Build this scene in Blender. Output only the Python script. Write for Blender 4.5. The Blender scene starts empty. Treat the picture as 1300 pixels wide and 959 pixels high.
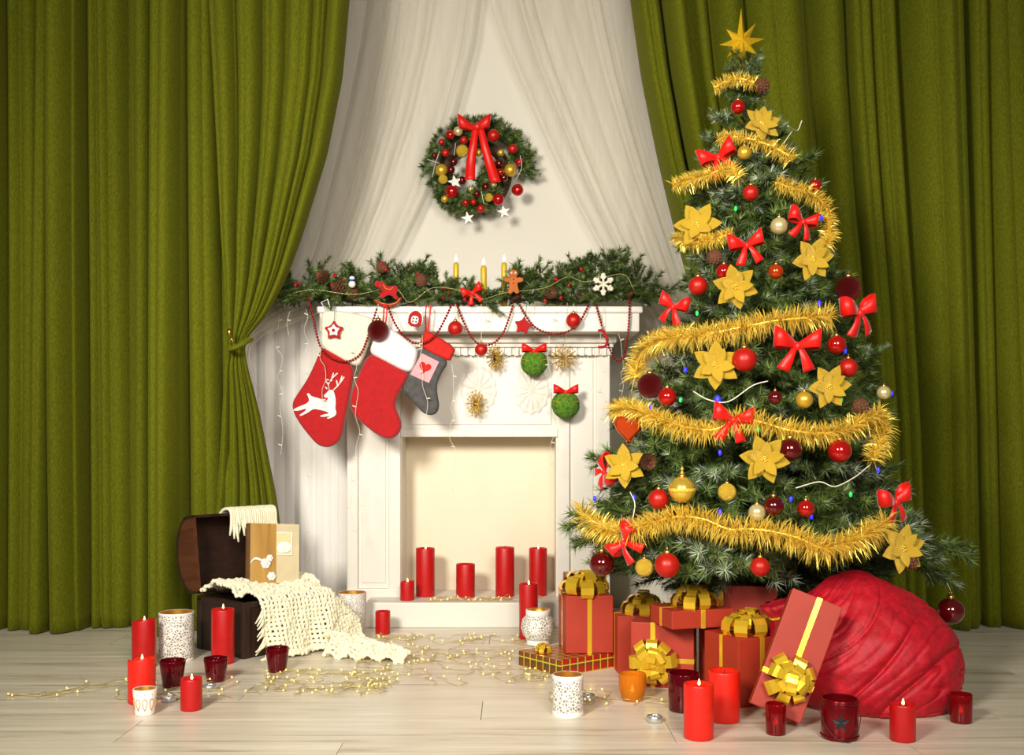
import bpy, bmesh, math, random
from mathutils import Vector, Matrix, Euler, noise
random.seed(7)
sc = bpy.context.scene
col = sc.collection
PI = math.pi

# ------------------------------------------------------------------ camera, world, lights, exposure
F, HZ, EYE = 1350.0, 560.0, 0.67          # focal length in pixels, horizon row, eye height (image 1300 x 959)
cam_d = bpy.data.cameras.new('camera'); cam = bpy.data.objects.new('camera', cam_d); col.objects.link(cam)
cam.location = (0, 0, EYE); cam.rotation_euler = (PI/2, 0, 0)
cam_d.sensor_width = 36; cam_d.lens = F/1300*36; cam_d.shift_y = (HZ-479.5)/1300; cam_d.clip_start = 0.05
sc.camera = cam
w = bpy.data.worlds.new('world'); sc.world = w; w.use_nodes = True
w.node_tree.nodes['Background'].inputs[0].default_value = (1.0, 0.96, 0.90, 1)
w.node_tree.nodes['Background'].inputs[1].default_value = 0.10
def area(name, loc, target, size, power, colr, size_y=None, spread=180):
    d = bpy.data.lights.new(name, 'AREA'); d.energy = power; d.color = colr; d.size = size
    if size_y: d.shape = 'RECTANGLE'; d.size_y = size_y
    d.spread = math.radians(spread)
    o = bpy.data.objects.new(name, d); col.objects.link(o); o.location = loc
    o.rotation_euler = (Vector(target)-Vector(loc)).to_track_quat('-Z', 'Y').to_euler()
    return o
area('key_softbox', (-1.2, 0.0, 1.75), (0.05, 4.0, 0.72), 0.6, 38, (1, 0.95, 0.86), spread=84)
area('fill_softbox', (0.75, -0.7, 1.9), (0.05, 3.8, 0.7), 1.2, 30, (1, 0.95, 0.88), spread=95)
sc.view_settings.view_transform = 'Standard'; sc.view_settings.look = 'None'
sc.view_settings.gamma = 1; sc.view_settings.use_curve_mapping = False
sc.view_settings.exposure = 0.0

def P(px, py, D): return Vector(((px-650)*D/F, D, EYE+(HZ-py)*D/F))     # photo pixel at distance D
def DF(py): return F*EYE/(py-HZ)                                        # distance of a floor point seen in row py

# ------------------------------------------------------------------ materials
def newmat(name):
    m = bpy.data.materials.new(name); m.use_nodes = True
    nt = m.node_tree; return m, nt, nt.nodes['Principled BSDF']
def setp(b, **k):
    for n, v in k.items():
        n = n.replace('_', ' ')
        b.inputs[n].default_value = (*v, 1) if isinstance(v, tuple) and b.inputs[n].type == 'RGBA' and len(v) == 3 else v
def lin(r, g, b):
    f = lambda c: (c/255/12.92 if c/255 <= .04045 else ((c/255+.055)/1.055)**2.4)
    return (f(r), f(g), f(b))
def ramp(nt, fac, stops):
    r = nt.nodes.new('ShaderNodeValToRGB'); e = r.color_ramp.elements
    while len(e) < len(stops): e.new(0.5)
    for el, (p, c) in zip(e, stops): el.position = p; el.color = (*c, 1)
    nt.links.new(fac, r.inputs[0]); return r.outputs[0]
def coords(nt, scale=(1, 1, 1), kind='Object'):
    t = nt.nodes.new('ShaderNodeTexCoord'); m = nt.nodes.new('ShaderNodeMapping')
    m.inputs['Scale'].default_value = scale; nt.links.new(t.outputs[kind], m.inputs[0]); return m.outputs[0]
def tex(nt, kind, vec, **k):
    n = nt.nodes.new(kind)
    for a, v in k.items():
        if a in n.inputs: n.inputs[a].default_value = v
        else: setattr(n, a, v)
    nt.links.new(vec, n.inputs['Vector']); return n
def bump(nt, b, h, strength, dist=0.01):
    n = nt.nodes.new('ShaderNodeBump'); n.inputs['Strength'].default_value = strength; n.inputs['Distance'].default_value = dist
    nt.links.new(h, n.inputs['Height']); nt.links.new(n.outputs[0], b.inputs['Normal'])
def plain(name, c, rough=0.5, metal=0.0, var=0.0, nscale=40, bmp=0.0, **k):
    m, nt, b = newmat(name); setp(b, Base_Color=c, Roughness=rough, Metallic=metal, **k)
    if var or bmp:
        n = tex(nt, 'ShaderNodeTexNoise', coords(nt), Scale=nscale, Detail=4)
        if var:
            lo = tuple(x*(1-var) for x in c); hi = tuple(min(1, x*(1+var)) for x in c)
            nt.links.new(ramp(nt, n.outputs['Fac'], [(0.3, lo), (0.7, hi)]), b.inputs['Base Color'])
        if bmp: bump(nt, b, n.outputs['Fac'], bmp, 0.004)
    return m
def glitter(name, c, c2, scale=500, metal=0.9, rough=0.35, st=0.9):
    m, nt, b = newmat(name); setp(b, Metallic=metal, Roughness=rough)
    v = tex(nt, 'ShaderNodeTexVoronoi', coords(nt), Scale=scale)
    sep = nt.nodes.new('ShaderNodeSeparateColor'); nt.links.new(v.outputs['Color'], sep.inputs[0])
    nt.links.new(ramp(nt, sep.outputs[0], [(0.2, c2), (0.75, c)]), b.inputs['Base Color'])
    bump(nt, b, sep.outputs[1], st, 0.004); return m
def emis(name, c, s):
    m, nt, b = newmat(name); setp(b, Base_Color=c, Emission_Color=c, Emission_Strength=s, Roughness=0.4); return m
def attr_mat(name, rough=0.6, **k):
    m, nt, b = newmat(name); a = nt.nodes.new('ShaderNodeAttribute'); a.attribute_name = 'Col'
    nt.links.new(a.outputs['Color'], b.inputs['Base Color']); setp(b, Roughness=rough, **k); return m
M = {}
def wood_floor():
    m, nt, b = newmat('whitewashed wood')
    oi = nt.nodes.new('ShaderNodeObjectInfo')
    c = coords(nt, (0.55, 7, 7))
    add = nt.nodes.new('ShaderNodeVectorMath'); add.operation = 'ADD'; nt.links.new(c, add.inputs[0])
    mul = nt.nodes.new('ShaderNodeMath'); mul.operation = 'MULTIPLY'; mul.inputs[1].default_value = 37; nt.links.new(oi.outputs['Random'], mul.inputs[0])
    cmb = nt.nodes.new('ShaderNodeCombineXYZ')
    for i in range(3): nt.links.new(mul.outputs[0], cmb.inputs[i])
    nt.links.new(cmb.outputs[0], add.inputs[1])
    n = tex(nt, 'ShaderNodeTexNoise', add.outputs[0], Scale=3.4, Detail=8, Roughness=0.62, Distortion=0.5)
    cc = ramp(nt, n.outputs['Fac'], [(0.30, lin(176, 160, 132)), (0.45, lin(218, 206, 182)), (0.68, lin(236, 227, 206))])
    nt.links.new(cc, b.inputs['Base Color']); setp(b, Roughness=0.3, Specular_IOR_Level=0.45)
    bump(nt, b, n.outputs['Fac'], 0.08, 0.003); return m
M['floor'] = wood_floor()
M['floor_base'] = plain('dark subfloor', lin(150, 138, 118), 0.8, var=0.1)
M['wall'] = plain('cream wall', lin(218, 212, 197), 0.85, var=0.02, nscale=3)
M['white'] = plain('white painted wood', lin(222, 216, 203), 0.45, var=0.015, nscale=8, bmp=0.03)
M['firebox'] = plain('cream firebox paint', lin(226, 212, 184), 0.6, var=0.02, nscale=6)
def curtain_mat():
    m, nt, b = newmat('olive chenille')
    n = tex(nt, 'ShaderNodeTexNoise', coords(nt, (420, 420, 90)), Scale=1.0, Detail=2, Roughness=0.6)
    n2 = tex(nt, 'ShaderNodeTexNoise', coords(nt, (3, 3, 0.8)), Scale=1.0, Detail=2)
    mx = nt.nodes.new('ShaderNodeMath'); mx.operation = 'MULTIPLY_ADD'; mx.inputs[1].default_value = 0.25; nt.links.new(n2.outputs['Fac'], mx.inputs[0]); nt.links.new(n.outputs['Fac'], mx.inputs[2])
    nt.links.new(ramp(nt, mx.outputs[0], [(0.4, lin(74, 77, 3)), (0.62, lin(93, 97, 7)), (0.9, lin(112, 116, 20))]), b.inputs['Base Color'])
    setp(b, Roughness=0.85, Sheen_Weight=0.25, Sheen_Roughness=0.4, Sheen_Tint=lin(190, 190, 80), Specular_IOR_Level=0.15)
    bump(nt, b, n.outputs['Fac'], 0.35, 0.003); return m
M['curtain'] = curtain_mat()
def tulle():
    m, nt, b = newmat('white tulle'); out = nt.nodes['Material Output']
    setp(b, Base_Color=lin(246, 240, 226), Roughness=0.7)
    tr = nt.nodes.new('ShaderNodeBsdfTransparent'); tl = nt.nodes.new('ShaderNodeBsdfTranslucent'); tl.inputs[0].default_value = (*lin(246, 240, 226), 1)
    a = nt.nodes.new('ShaderNodeMixShader'); a.inputs[0].default_value = 0.35; nt.links.new(b.outputs[0], a.inputs[1]); nt.links.new(tl.outputs[0], a.inputs[2])
    n = tex(nt, 'ShaderNodeTexNoise', coords(nt, (14, 14, 0.7)), Scale=1.0, Detail=3)
    r = nt.nodes.new('ShaderNodeMapRange'); r.inputs[1].default_value = 0.3; r.inputs[2].default_value = 0.7; r.inputs[3].default_value = 0.30; r.inputs[4].default_value = 0.5
    nt.links.new(n.outputs['Fac'], r.inputs[0])
    x = nt.nodes.new('ShaderNodeMixShader'); nt.links.new(r.outputs[0], x.inputs[0]); nt.links.new(tr.outputs[0], x.inputs[1]); nt.links.new(a.outputs[0], x.inputs[2])
    nt.links.new(x.outputs[0], out.inputs[0]); return m
M['tulle'] = tulle()
M['sheer_white'] = plain('white muslin', lin(238, 233, 224), 0.8, var=0.02, nscale=5)
M['needle'] = attr_mat('fir needles', 0.55)
M['twig'] = plain('brown twig', lin(70, 48, 28), 0.8, var=0.2)
M['trunk'] = plain('dark bark', lin(45, 32, 20), 0.9, var=0.3, nscale=25, bmp=0.4)
M['tinsel'] = plain('gold tinsel foil', lin(244, 212, 88), 0.3, 0.45)
M['gold_glitter'] = glitter('gold glitter', lin(250, 214, 76), lin(214, 164, 34), 380, 0.15, 0.32, 0.6)
M['gold'] = plain('polished gold', lin(236, 196, 74), 0.2, 0.65)
M['gold_matte'] = plain('brushed gold', lin(220, 178, 60), 0.32, 0.55)
M['champagne'] = plain('champagne gold', lin(230, 212, 150), 0.24, 0.55)
M['red_matte'] = plain('matte red lacquer', lin(186, 26, 14), 0.38, 0.25)
M['red_shiny'] = plain('glossy red lacquer', lin(190, 18, 14), 0.1, 0.45, Coat_Weight=0.6)
M['dark_shiny'] = plain('glossy wine red lacquer', lin(96, 8, 10), 0.08, 0.4, Coat_Weight=0.7)
M['dark_glitter'] = glitter('wine red glitter', lin(150, 22, 24), lin(80, 6, 10), 520, 0.4, 0.4)
M['orange_shiny'] = plain('glossy copper red', lin(214, 74, 20), 0.15, 0.6)
M['cap'] = plain('gold bauble cap', lin(220, 190, 110), 0.3, 1.0)
M['string'] = plain('pale thread', lin(214, 200, 160), 0.7)
M['bow'] = plain('red satin', lin(222, 20, 10), 0.42, 0.0, Sheen_Weight=0.4, Sheen_Roughness=0.3)
M['felt_red'] = plain('red felt', lin(168, 5, 9), 0.9, var=0.12, nscale=60, bmp=0.15, Sheen_Weight=0.2)
M['felt_red2'] = plain('orange red felt', lin(190, 26, 14), 0.9, var=0.1, nscale=60, bmp=0.15)
M['felt_grey'] = plain('charcoal felt', lin(78, 76, 74), 0.95, var=0.25, nscale=50, bmp=0.2)
M['felt_white'] = plain('white felt', lin(228, 223, 212), 0.9, var=0.03, nscale=60, bmp=0.12)
M['fur'] = plain('cream plush', lin(226, 218, 192), 0.95, var=0.05, nscale=120, bmp=0.6, Sheen_Weight=0.5)
M['fur_white'] = plain('white plush', lin(226, 218, 212), 0.95, var=0.05, nscale=120, bmp=0.6, Sheen_Weight=0.5)
M['stitch'] = plain('orange stitching', lin(214, 150, 60), 0.7)
M['ginger'] = plain('gingerbread felt', lin(176, 96, 34), 0.85, var=0.12, bmp=0.2)
M['black'] = plain('black plastic', lin(22, 20, 20), 0.4)
M['blue'] = plain('blue enamel', lin(30, 50, 150), 0.4)
def gingham():
    m, nt, b = newmat('red gingham')
    ch = tex(nt, 'ShaderNodeTexChecker', coords(nt, (1, 0.0001, 1)), Scale=420, Color1=(*lin(226, 200, 200), 1), Color2=(*lin(186, 80, 90), 1))
    nt.links.new(ch.outputs[0], b.inputs['Base Color']); setp(b, Roughness=0.9); return m
M['gingham'] = gingham()
def candle_mat(name, c, ss):
    m, nt, b = newmat(name); n = tex(nt, 'ShaderNodeTexNoise', coords(nt), Scale=38, Detail=4)
    nt.links.new(ramp(nt, n.outputs['Fac'], [(0.3, tuple(x*0.86 for x in c)), (0.7, c)]), b.inputs['Base Color'])
    setp(b, Roughness=0.38, Subsurface_Weight=ss, Subsurface_Radius=(1, 0.15, 0.08), Subsurface_Scale=0.02); bump(nt, b, n.outputs['Fac'], 0.15, 0.003); return m
M['wax'] = candle_mat('red wax', lin(190, 12, 13), 0.25)
M['wax_bright'] = candle_mat('scarlet wax', lin(232, 32, 14), 0.45)
M['wax_gold'] = candle_mat('gold wax', lin(214, 180, 24), 0.1)
M['wick'] = plain('charred wick', lin(40, 28, 20), 0.9)
M['flame'] = emis('candle flame', (1.0, 0.66, 0.22), 5)
M['fairy'] = emis('warm fairy bulb', (0.95, 0.70, 0.22), 0.7)
M['blue_led'] = emis('blue fairy bulb', (0.03, 0.03, 1.0), 1.0)
M['green_led'] = emis('green fairy bulb', (0.02, 0.6, 0.12), 0.5)
M['wire_clear'] = plain('clear fairy wire', lin(204, 186, 128), 0.3, 0.3)
M['wire_white'] = plain('white fairy wire', lin(226, 220, 196), 0.4)
M['wire_green'] = plain('dark green wire', lin(20, 40, 26), 0.5)
M['bead'] = plain('red metallic bead', lin(150, 20, 16), 0.25, 0.7)
M['paper'] = plain('red kraft wrapping paper', lin(166, 46, 20), 0.6, var=0.06, nscale=14, bmp=0.05)
M['ribbon'] = plain('gold gift ribbon', lin(244, 200, 52), 0.22, 0.55)
def plaid():
    m, nt, b = newmat('tartan paper'); c = coords(nt)
    sep = nt.nodes.new('ShaderNodeSeparateXYZ'); nt.links.new(c, sep.inputs[0]); prev = None
    base = None
    def stripes(axis, freq, width, ph):
        a = nt.nodes.new('ShaderNodeMath'); a.operation = 'MULTIPLY_ADD'; a.inputs[1].default_value = freq; a.inputs[2].default_value = ph; nt.links.new(sep.outputs[axis], a.inputs[0])
        f = nt.nodes.new('ShaderNodeMath'); f.operation = 'FRACT'; nt.links.new(a.outputs[0], f.inputs[0])
        l = nt.nodes.new('ShaderNodeMath'); l.operation = 'LESS_THAN'; l.inputs[1].default_value = width; nt.links.new(f.outputs[0], l.inputs[0]); return l.outputs[0]
    cur = None
    for (ax, fr, wd, ph, cc, k) in [(0, 34, .45, 0, lin(40, 74, 26), .6), (2, 34, .45, 0.1, lin(40, 74, 26), .6), (1, 34, .45, 0, lin(40, 74, 26), .6), (0, 34, .12, .7, lin(222, 180, 50), .9), (1, 34, .12, .7, lin(222, 180, 50), .9), (2, 34, .12, .8, lin(222, 180, 50), .9)]:
        mx = nt.nodes.new('ShaderNodeMix'); mx.data_type = 'RGBA'
        s = stripes(ax, fr, wd, ph); g = nt.nodes.new('ShaderNodeMath'); g.operation = 'MULTIPLY'; g.inputs[1].default_value = k; nt.links.new(s, g.inputs[0]); nt.links.new(g.outputs[0], mx.inputs[0])
        if cur is None: mx.inputs[6].default_value = (*lin(176, 24, 18), 1)
        else: nt.links.new(cur, mx.inputs[6])
        mx.inputs[7].default_value = (*cc, 1); cur = mx.outputs[2]
    nt.links.new(cur, b.inputs['Base Color']); setp(b, Roughness=0.35); return m
M['plaid'] = plaid()
def velvet():
    m, nt, b = newmat('crimson crushed velvet')
    n = tex(nt, 'ShaderNodeTexNoise', coords(nt), Scale=30, Detail=6, Roughness=0.7, Distortion=1.2)
    nt.links.new(ramp(nt, n.outputs['Fac'], [(0.3, lin(140, 2, 18)), (0.55, lin(186, 4, 28)), (0.75, lin(206, 16, 42))]), b.inputs['Base Color'])
    setp(b, Roughness=0.6, Sheen_Weight=0.25, Sheen_Roughness=0.3, Sheen_Tint=lin(255, 40, 70)); bump(nt, b, n.outputs['Fac'], 0.3, 0.006); return m
M['velvet'] = velvet()
def dark_wood(name, a, c2):
    m, nt, b = newmat(name); n = tex(nt, 'ShaderNodeTexNoise', coords(nt, (30, 30, 3)), Scale=1, Detail=5, Distortion=0.5)
    nt.links.new(ramp(nt, n.outputs['Fac'], [(0.3, a), (0.7, c2)]), b.inputs['Base Color']); setp(b, Roughness=0.42); bump(nt, b, n.outputs['Fac'], 0.15, 0.003); return m
M['chest'] = dark_wood('espresso wood', lin(34, 20, 14), lin(54, 32, 22))
M['chest_end'] = dark_wood('walnut wood', lin(64, 32, 16), lin(96, 52, 26))
M['yarn'] = plain('cream wool yarn', lin(244, 236, 202), 0.95, var=0.05, nscale=150, bmp=0.4, Sheen_Weight=0.3)
def perforated(name, scale):
    m, nt, b = newmat(name); v = tex(nt, 'ShaderNodeTexVoronoi', coords(nt), Scale=scale, feature='DISTANCE_TO_EDGE')
    nt.links.new(ramp(nt, v.outputs['Distance'], [(0.1, lin(240, 236, 228)), (0.2, lin(150, 138, 112))]), b.inputs['Base Color']); setp(b, Roughness=0.4)
    inv = nt.nodes.new('ShaderNodeMath'); inv.operation = 'SUBTRACT'; inv.inputs[0].default_value = 0.3; nt.links.new(v.outputs['Distance'], inv.inputs[1]); bump(nt, b, inv.outputs[0], 0.5, 0.003); return m
M['perf'] = perforated('white pierced metal', 130)
M['perf_big'] = perforated('white pierced metal coarse', 135)
M['white_metal'] = plain('white enamel metal', lin(240, 237, 230), 0.35)
M['crackle'] = perforated('white mosaic glass', 240)
M['inner_gold'] = plain('gold lining', lin(226, 170, 70), 0.35, 0.85)
M['red_glass'] = plain('ruby glass', lin(150, 6, 14), 0.08, Transmission_Weight=0.55, IOR=1.25, Coat_Weight=0.4)
M['dark_glass'] = plain('garnet glass', lin(96, 4, 14), 0.1, 0.25, Transmission_Weight=0.2, IOR=1.3, Coat_Weight=0.5)
M['amber_glass'] = plain('amber glass', lin(232, 140, 30), 0.1, Transmission_Weight=0.5, IOR=1.25)
M['red_tin'] = plain('red lacquered tin', lin(120, 10, 20), 0.22, 0.55)
M['tea_wax'] = plain('white tealight wax', lin(244, 240, 228), 0.4)
M['foil'] = plain('aluminium cup', lin(220, 220, 220), 0.3, 0.9)
M['moss'] = plain('green moss', lin(78, 120, 22), 0.95, var=0.5, nscale=90, bmp=1.0)
M['book_cover'] = plain('ivory book cloth', lin(206, 190, 150), 0.7, var=0.06, nscale=20)
M['book_spine'] = dark_wood('tan wood grain', lin(150, 108, 44), lin(196, 152, 78))
M['book_back'] = plain('brown leather spine', lin(110, 74, 34), 0.6, var=0.15)
M['page'] = plain('aged paper', lin(226, 204, 150), 0.8, var=0.05)
M['lace'] = plain('white lace', lin(238, 232, 220), 0.8, var=0.1, nscale=200, bmp=0.5)
M['cone'] = plain('pinecone scales', lin(96, 54, 26), 0.8, var=0.3, nscale=50)
M['berry'] = plain('red berry', lin(160, 14, 20), 0.2)
M['brass'] = plain('brass', lin(190, 160, 70), 0.3, 1.0)
M['silver_star'] = glitter('silver glitter', lin(226, 220, 206), lin(150, 145, 130), 600, 0.6, 0.4)
M['star_gold'] = glitter('topper gold glitter', lin(232, 192, 30), lin(210, 164, 16), 700, 0.25, 0.4, 0.5)

# ------------------------------------------------------------------ mesh helpers
class MB:
    def __init__(s): s.v = []; s.f = []; s.mi = []; s.c = []; s.plate = False
    def add(s, vs, fs, m=0, c=None):
        o = len(s.v); s.v += [tuple(x) for x in vs]
        for f in fs: s.f.append(tuple(o+i for i in f)); s.mi.append(m); s.c.append(c)
        return s
    def box(s, a, b, m=0):
        (x0, y0, z0), (x1, y1, z1) = a, b
        return s.add([(x0, y0, z0), (x1, y0, z0), (x1, y1, z0), (x0, y1, z0), (x0, y0, z1), (x1, y0, z1), (x1, y1, z1), (x0, y1, z1)],
                     [(0, 3, 2, 1), (4, 5, 6, 7), (0, 1, 5, 4), (1, 2, 6, 5), (2, 3, 7, 6), (3, 0, 4, 7)], m)
    def lathe(s, prof, n=24, m=0, c=(0, 0, 0), cap0=True, cap1=True, fn=None):
        vs = []; fs = []
        for (r, z) in prof:
            for i in range(n):
                a = 2*PI*i/n; rr = r*(fn(a, z) if fn else 1); vs.append((c[0]+rr*math.cos(a), c[1]+rr*math.sin(a), c[2]+z))
        for k in range(len(prof)-1):
            for i in range(n):
                j = (i+1) % n; fs.append((k*n+i, k*n+j, (k+1)*n+j, (k+1)*n+i))
        if cap0: fs.append(tuple(range(n-1, -1, -1)))
        if cap1: fs.append(tuple((len(prof)-1)*n+i for i in range(n)))
        return s.add(vs, fs, m)
    def tube(s, pts, r, n=5, m=0, c=None, closed=False):
        pts = [Vector(p) for p in pts]; vs = []; fs = []; L = len(pts)
        up = Vector((0.13, 0.21, 0.97))
        for i, p in enumerate(pts):
            if closed: t = pts[(i+1) % L]-pts[i-1]
            else: t = pts[min(i+1, L-1)]-pts[max(i-1, 0)]
            t = t.normalized() if t.length > 1e-9 else Vector((0, 0, 1))
            a = t.cross(up)
            if a.length < 1e-3: a = t.cross(Vector((1, 0, 0)))
            a.normalize(); b = t.cross(a)
            rr = r[i] if isinstance(r, (list, tuple)) else r
            for k in range(n):
                q = 2*PI*k/n; vs.append(p+(a*math.cos(q)+b*math.sin(q))*rr)
        for i in range(L if closed else L-1):
            j = (i+1) % L
            for k in range(n): fs.append((i*n+k, i*n+(k+1) % n, j*n+(k+1) % n, j*n+k))
        if not closed: fs.append(tuple(range(n-1, -1, -1))); fs.append(tuple((L-1)*n+k for k in range(n)))
        return s.add(vs, fs, m, c)
    def ball(s, c, r, n=12, k=8, m=0, sc_=(1, 1, 1), colr=None):
        vs = [(c[0], c[1], c[2]-r*sc_[2])]; fs = []
        for j in range(1, k):
            th = PI*j/k
            for i in range(n):
                a = 2*PI*i/n; vs.append((c[0]+r*sc_[0]*math.sin(th)*math.cos(a), c[1]+r*sc_[1]*math.sin(th)*math.sin(a), c[2]-r*sc_[2]*math.cos(th)))
        vs.append((c[0], c[1], c[2]+r*sc_[2])); top = len(vs)-1
        for i in range(n):
            j = (i+1) % n; fs.append((0, 1+j, 1+i)); fs.append((top, 1+(k-2)*n+i, 1+(k-2)*n+j))
        for q in range(k-2):
            for i in range(n):
                j = (i+1) % n; fs.append((1+q*n+i, 1+q*n+j, 1+(q+1)*n+j, 1+(q+1)*n+i))
        return s.add(vs, fs, m, colr)
    def grid(s, fn, nu, nv, m=0, closed_u=False):
        vs = [fn(i/(nu if closed_u else nu-1), j/(nv-1)) for j in range(nv) for i in range(nu)]; fs = []
        for j in range(nv-1):
            for i in range(nu if closed_u else nu-1):
                i2 = (i+1) % nu; fs.append((j*nu+i, j*nu+i2, (j+1)*nu+i2, (j+1)*nu+i))
        return s.add(vs, fs, m)
    def mesh(s, name, mats, smooth=False):
        me = bpy.data.meshes.new(name); me.from_pydata(s.v, [], s.f)
        for mm in (mats if isinstance(mats, (list, tuple)) else [mats]): me.materials.append(M[mm] if isinstance(mm, str) else mm)
        if any(s.mi): me.polygons.foreach_set('material_index', s.mi)
        if smooth: me.polygons.foreach_set('use_smooth', [(not s.plate) or len(f) <= 4 for f in s.f])
        if s.plate:
            bm = bmesh.new(); bm.from_mesh(me); bmesh.ops.recalc_face_normals(bm, faces=bm.faces[:]); bm.to_mesh(me); bm.free()
        if any(x is not None for x in s.c):
            ca = me.color_attributes.new('Col', 'FLOAT_COLOR', 'CORNER'); buf = []
            for f, cc in zip(s.f, s.c):
                cc = cc or (0.05, 0.04, 0.02); buf += [cc[0], cc[1], cc[2], 1.0]*len(f)
            ca.data.foreach_set('color', buf)
        me.update(); return me
    def build(s, name, mats, parent=None, smooth=False, loc=None, rot=None):
        return link(name, s.mesh(name, mats, smooth), parent, loc, rot)
def link(name, me, parent=None, loc=None, rot=None, scale=None, mat=None):
    o = bpy.data.objects.new(name, me); col.objects.link(o)
    if parent: o.parent = parent
    if loc is not None: o.location = loc
    if rot is not None: o.rotation_euler = rot
    if scale is not None: o.scale = scale if isinstance(scale, (tuple, list, Vector)) else (scale,)*3
    if mat is not None: o.matrix_basis = mat
    return o
def tag(o, label, cat, group=None, kind=None):
    o['label'] = label; o['category'] = cat
    if group: o['group'] = group
    if kind: o['kind'] = kind
    return o
def thing(name, label, cat, loc=(0, 0, 0), rot=(0, 0, 0), group=None):
    o = link(name, None, None, loc, rot); o.empty_display_size = 0.05; return tag(o, label, cat, group)
def stuff(o): o['kind'] = 'stuff'; return o
def struct(o): o['kind'] = 'structure'; return o
_rb = {}
def rbox_mesh(sx, sy, sz, bev, mat, seg=2):
    key = (round(sx, 4), round(sy, 4), round(sz, 4), bev, mat)
    if key in _rb: return _rb[key]
    bm = bmesh.new(); bmesh.ops.create_cube(bm, size=1)
    bmesh.ops.scale(bm, vec=(sx, sy, sz), verts=bm.verts)
    bmesh.ops.bevel(bm, geom=bm.edges[:], offset=bev, segments=seg, affect='EDGES', profile=0.6)
    me = bpy.data.meshes.new('rounded_box'); bm.to_mesh(me); bm.free(); me.materials.append(M[mat]); _rb[key] = me; return me
def rbox(name, a, b, bev, mat, parent=None):
    a = Vector(a); b = Vector(b); d = b-a
    return link(name, rbox_mesh(abs(d.x), abs(d.y), abs(d.z), bev, mat), parent, (a+b)/2)
def offset_poly(pts, d):
    n = len(pts); ar = sum(pts[i][0]*pts[(i+1) % n][1]-pts[(i+1) % n][0]*pts[i][1] for i in range(n)); sg = 1 if ar > 0 else -1; out = []
    for i in range(n):
        p0, p1, p2 = Vector(pts[i-1]), Vector(pts[i]), Vector(pts[(i+1) % n])
        e1 = (p1-p0); e2 = (p2-p1)
        if e1.length < 1e-9 or e2.length < 1e-9: out.append(tuple(p1)); continue
        e1.normalize(); e2.normalize(); n1 = Vector((-e1.y, e1.x))*sg; n2 = Vector((-e2.y, e2.x))*sg; nn = n1+n2
        if nn.length < 1e-6: out.append(tuple(p1)); continue
        nn.normalize(); k = min(1/max(nn.dot(n1), 0.45), 2.0); out.append(tuple(p1+nn*d*k))
    return out
def smooth_poly(pts, it=2):
    for _ in range(it):
        q = []
        for i in range(len(pts)):
            a, b = pts[i], pts[(i+1) % len(pts)]
            q += [(a[0]*.75+b[0]*.25, a[1]*.75+b[1]*.25), (a[0]*.25+b[0]*.75, a[1]*.25+b[1]*.75)]
        pts = q
    return pts
def puffy(mb, pts, t, bev=None, m=0, y0=0.0):
    """solid plate with a rounded rim; outline in (x, z), thickness along y, front at -y"""
    n = len(pts); bev = bev if bev is not None else t*0.5
    ar = sum(pts[i][0]*pts[(i+1) % n][1]-pts[(i+1) % n][0]*pts[i][1] for i in range(n))
    if ar < 0: pts = pts[::-1]
    r0 = pts; r1 = offset_poly(pts, bev*0.35); r2 = offset_poly(pts, bev)
    rings = [(r2, t/2), (r1, t*0.36), (r0, 0.12*t), (r0, -0.12*t), (r1, -t*0.36), (r2, -t/2)]
    vs = []; fs = []
    for ring, y in rings: vs += [(x, y0+y, z) for x, z in ring]
    for k in range(5):
        for i in range(n): j = (i+1) % n; fs.append((k*n+j, k*n+i, (k+1)*n+i, (k+1)*n+j))
    fs.append(tuple(range(n-1, -1, -1))); fs.append(tuple(5*n+i for i in range(n)))
    mb.add(vs, fs, m); mb.plate = True; return mb
def star_pts(n, R, r, a0=PI/2):
    return [((R if i % 2 == 0 else r)*math.cos(a0+PI*i/n), (R if i % 2 == 0 else r)*math.sin(a0+PI*i/n)) for i in range(2*n)]
def heart_pts(s, n=28):
    return [(s*(16*math.sin(t)**3)/17, s*(13*math.cos(t)-5*math.cos(2*t)-2*math.cos(3*t)-math.cos(4*t))/17) for t in [2*PI*i/n for i in range(n)]]
def interp(tab, y):
    if y <= tab[0][0]: return tab[0][1]
    for (a, b), (c, d) in zip(tab, tab[1:]):
        if y <= c:
            t = (y-a)/(c-a); return b+(d-b)*t
    return tab[-1][1]
def sinterp(tab, y):   # smooth version
    return (interp(tab, y-12)+2*interp(tab, y)+interp(tab, y+12))/4
def catmull(pts, k=6, closed=False):
    pts = [Vector(p) for p in pts]; out = []; n = len(pts)
    for i in range(n if closed else n-1):
        p1, p2 = pts[i], pts[(i+1) % n]
        p0 = pts[i-1] if (i > 0 or closed) else p1*2-p2
        p3 = pts[(i+2) % n] if (i+2 < n or closed) else p2*2-p1
        for j in range(k):
            t = j/k; out.append(0.5*((2*p1)+(p2-p0)*t+(2*p0-5*p1+4*p2-p3)*t*t+(3*p1-p0-3*p2+p3)*t**3))
    if not closed: out.append(pts[-1])
    return out
def R(a): return math.radians(a)

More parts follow.
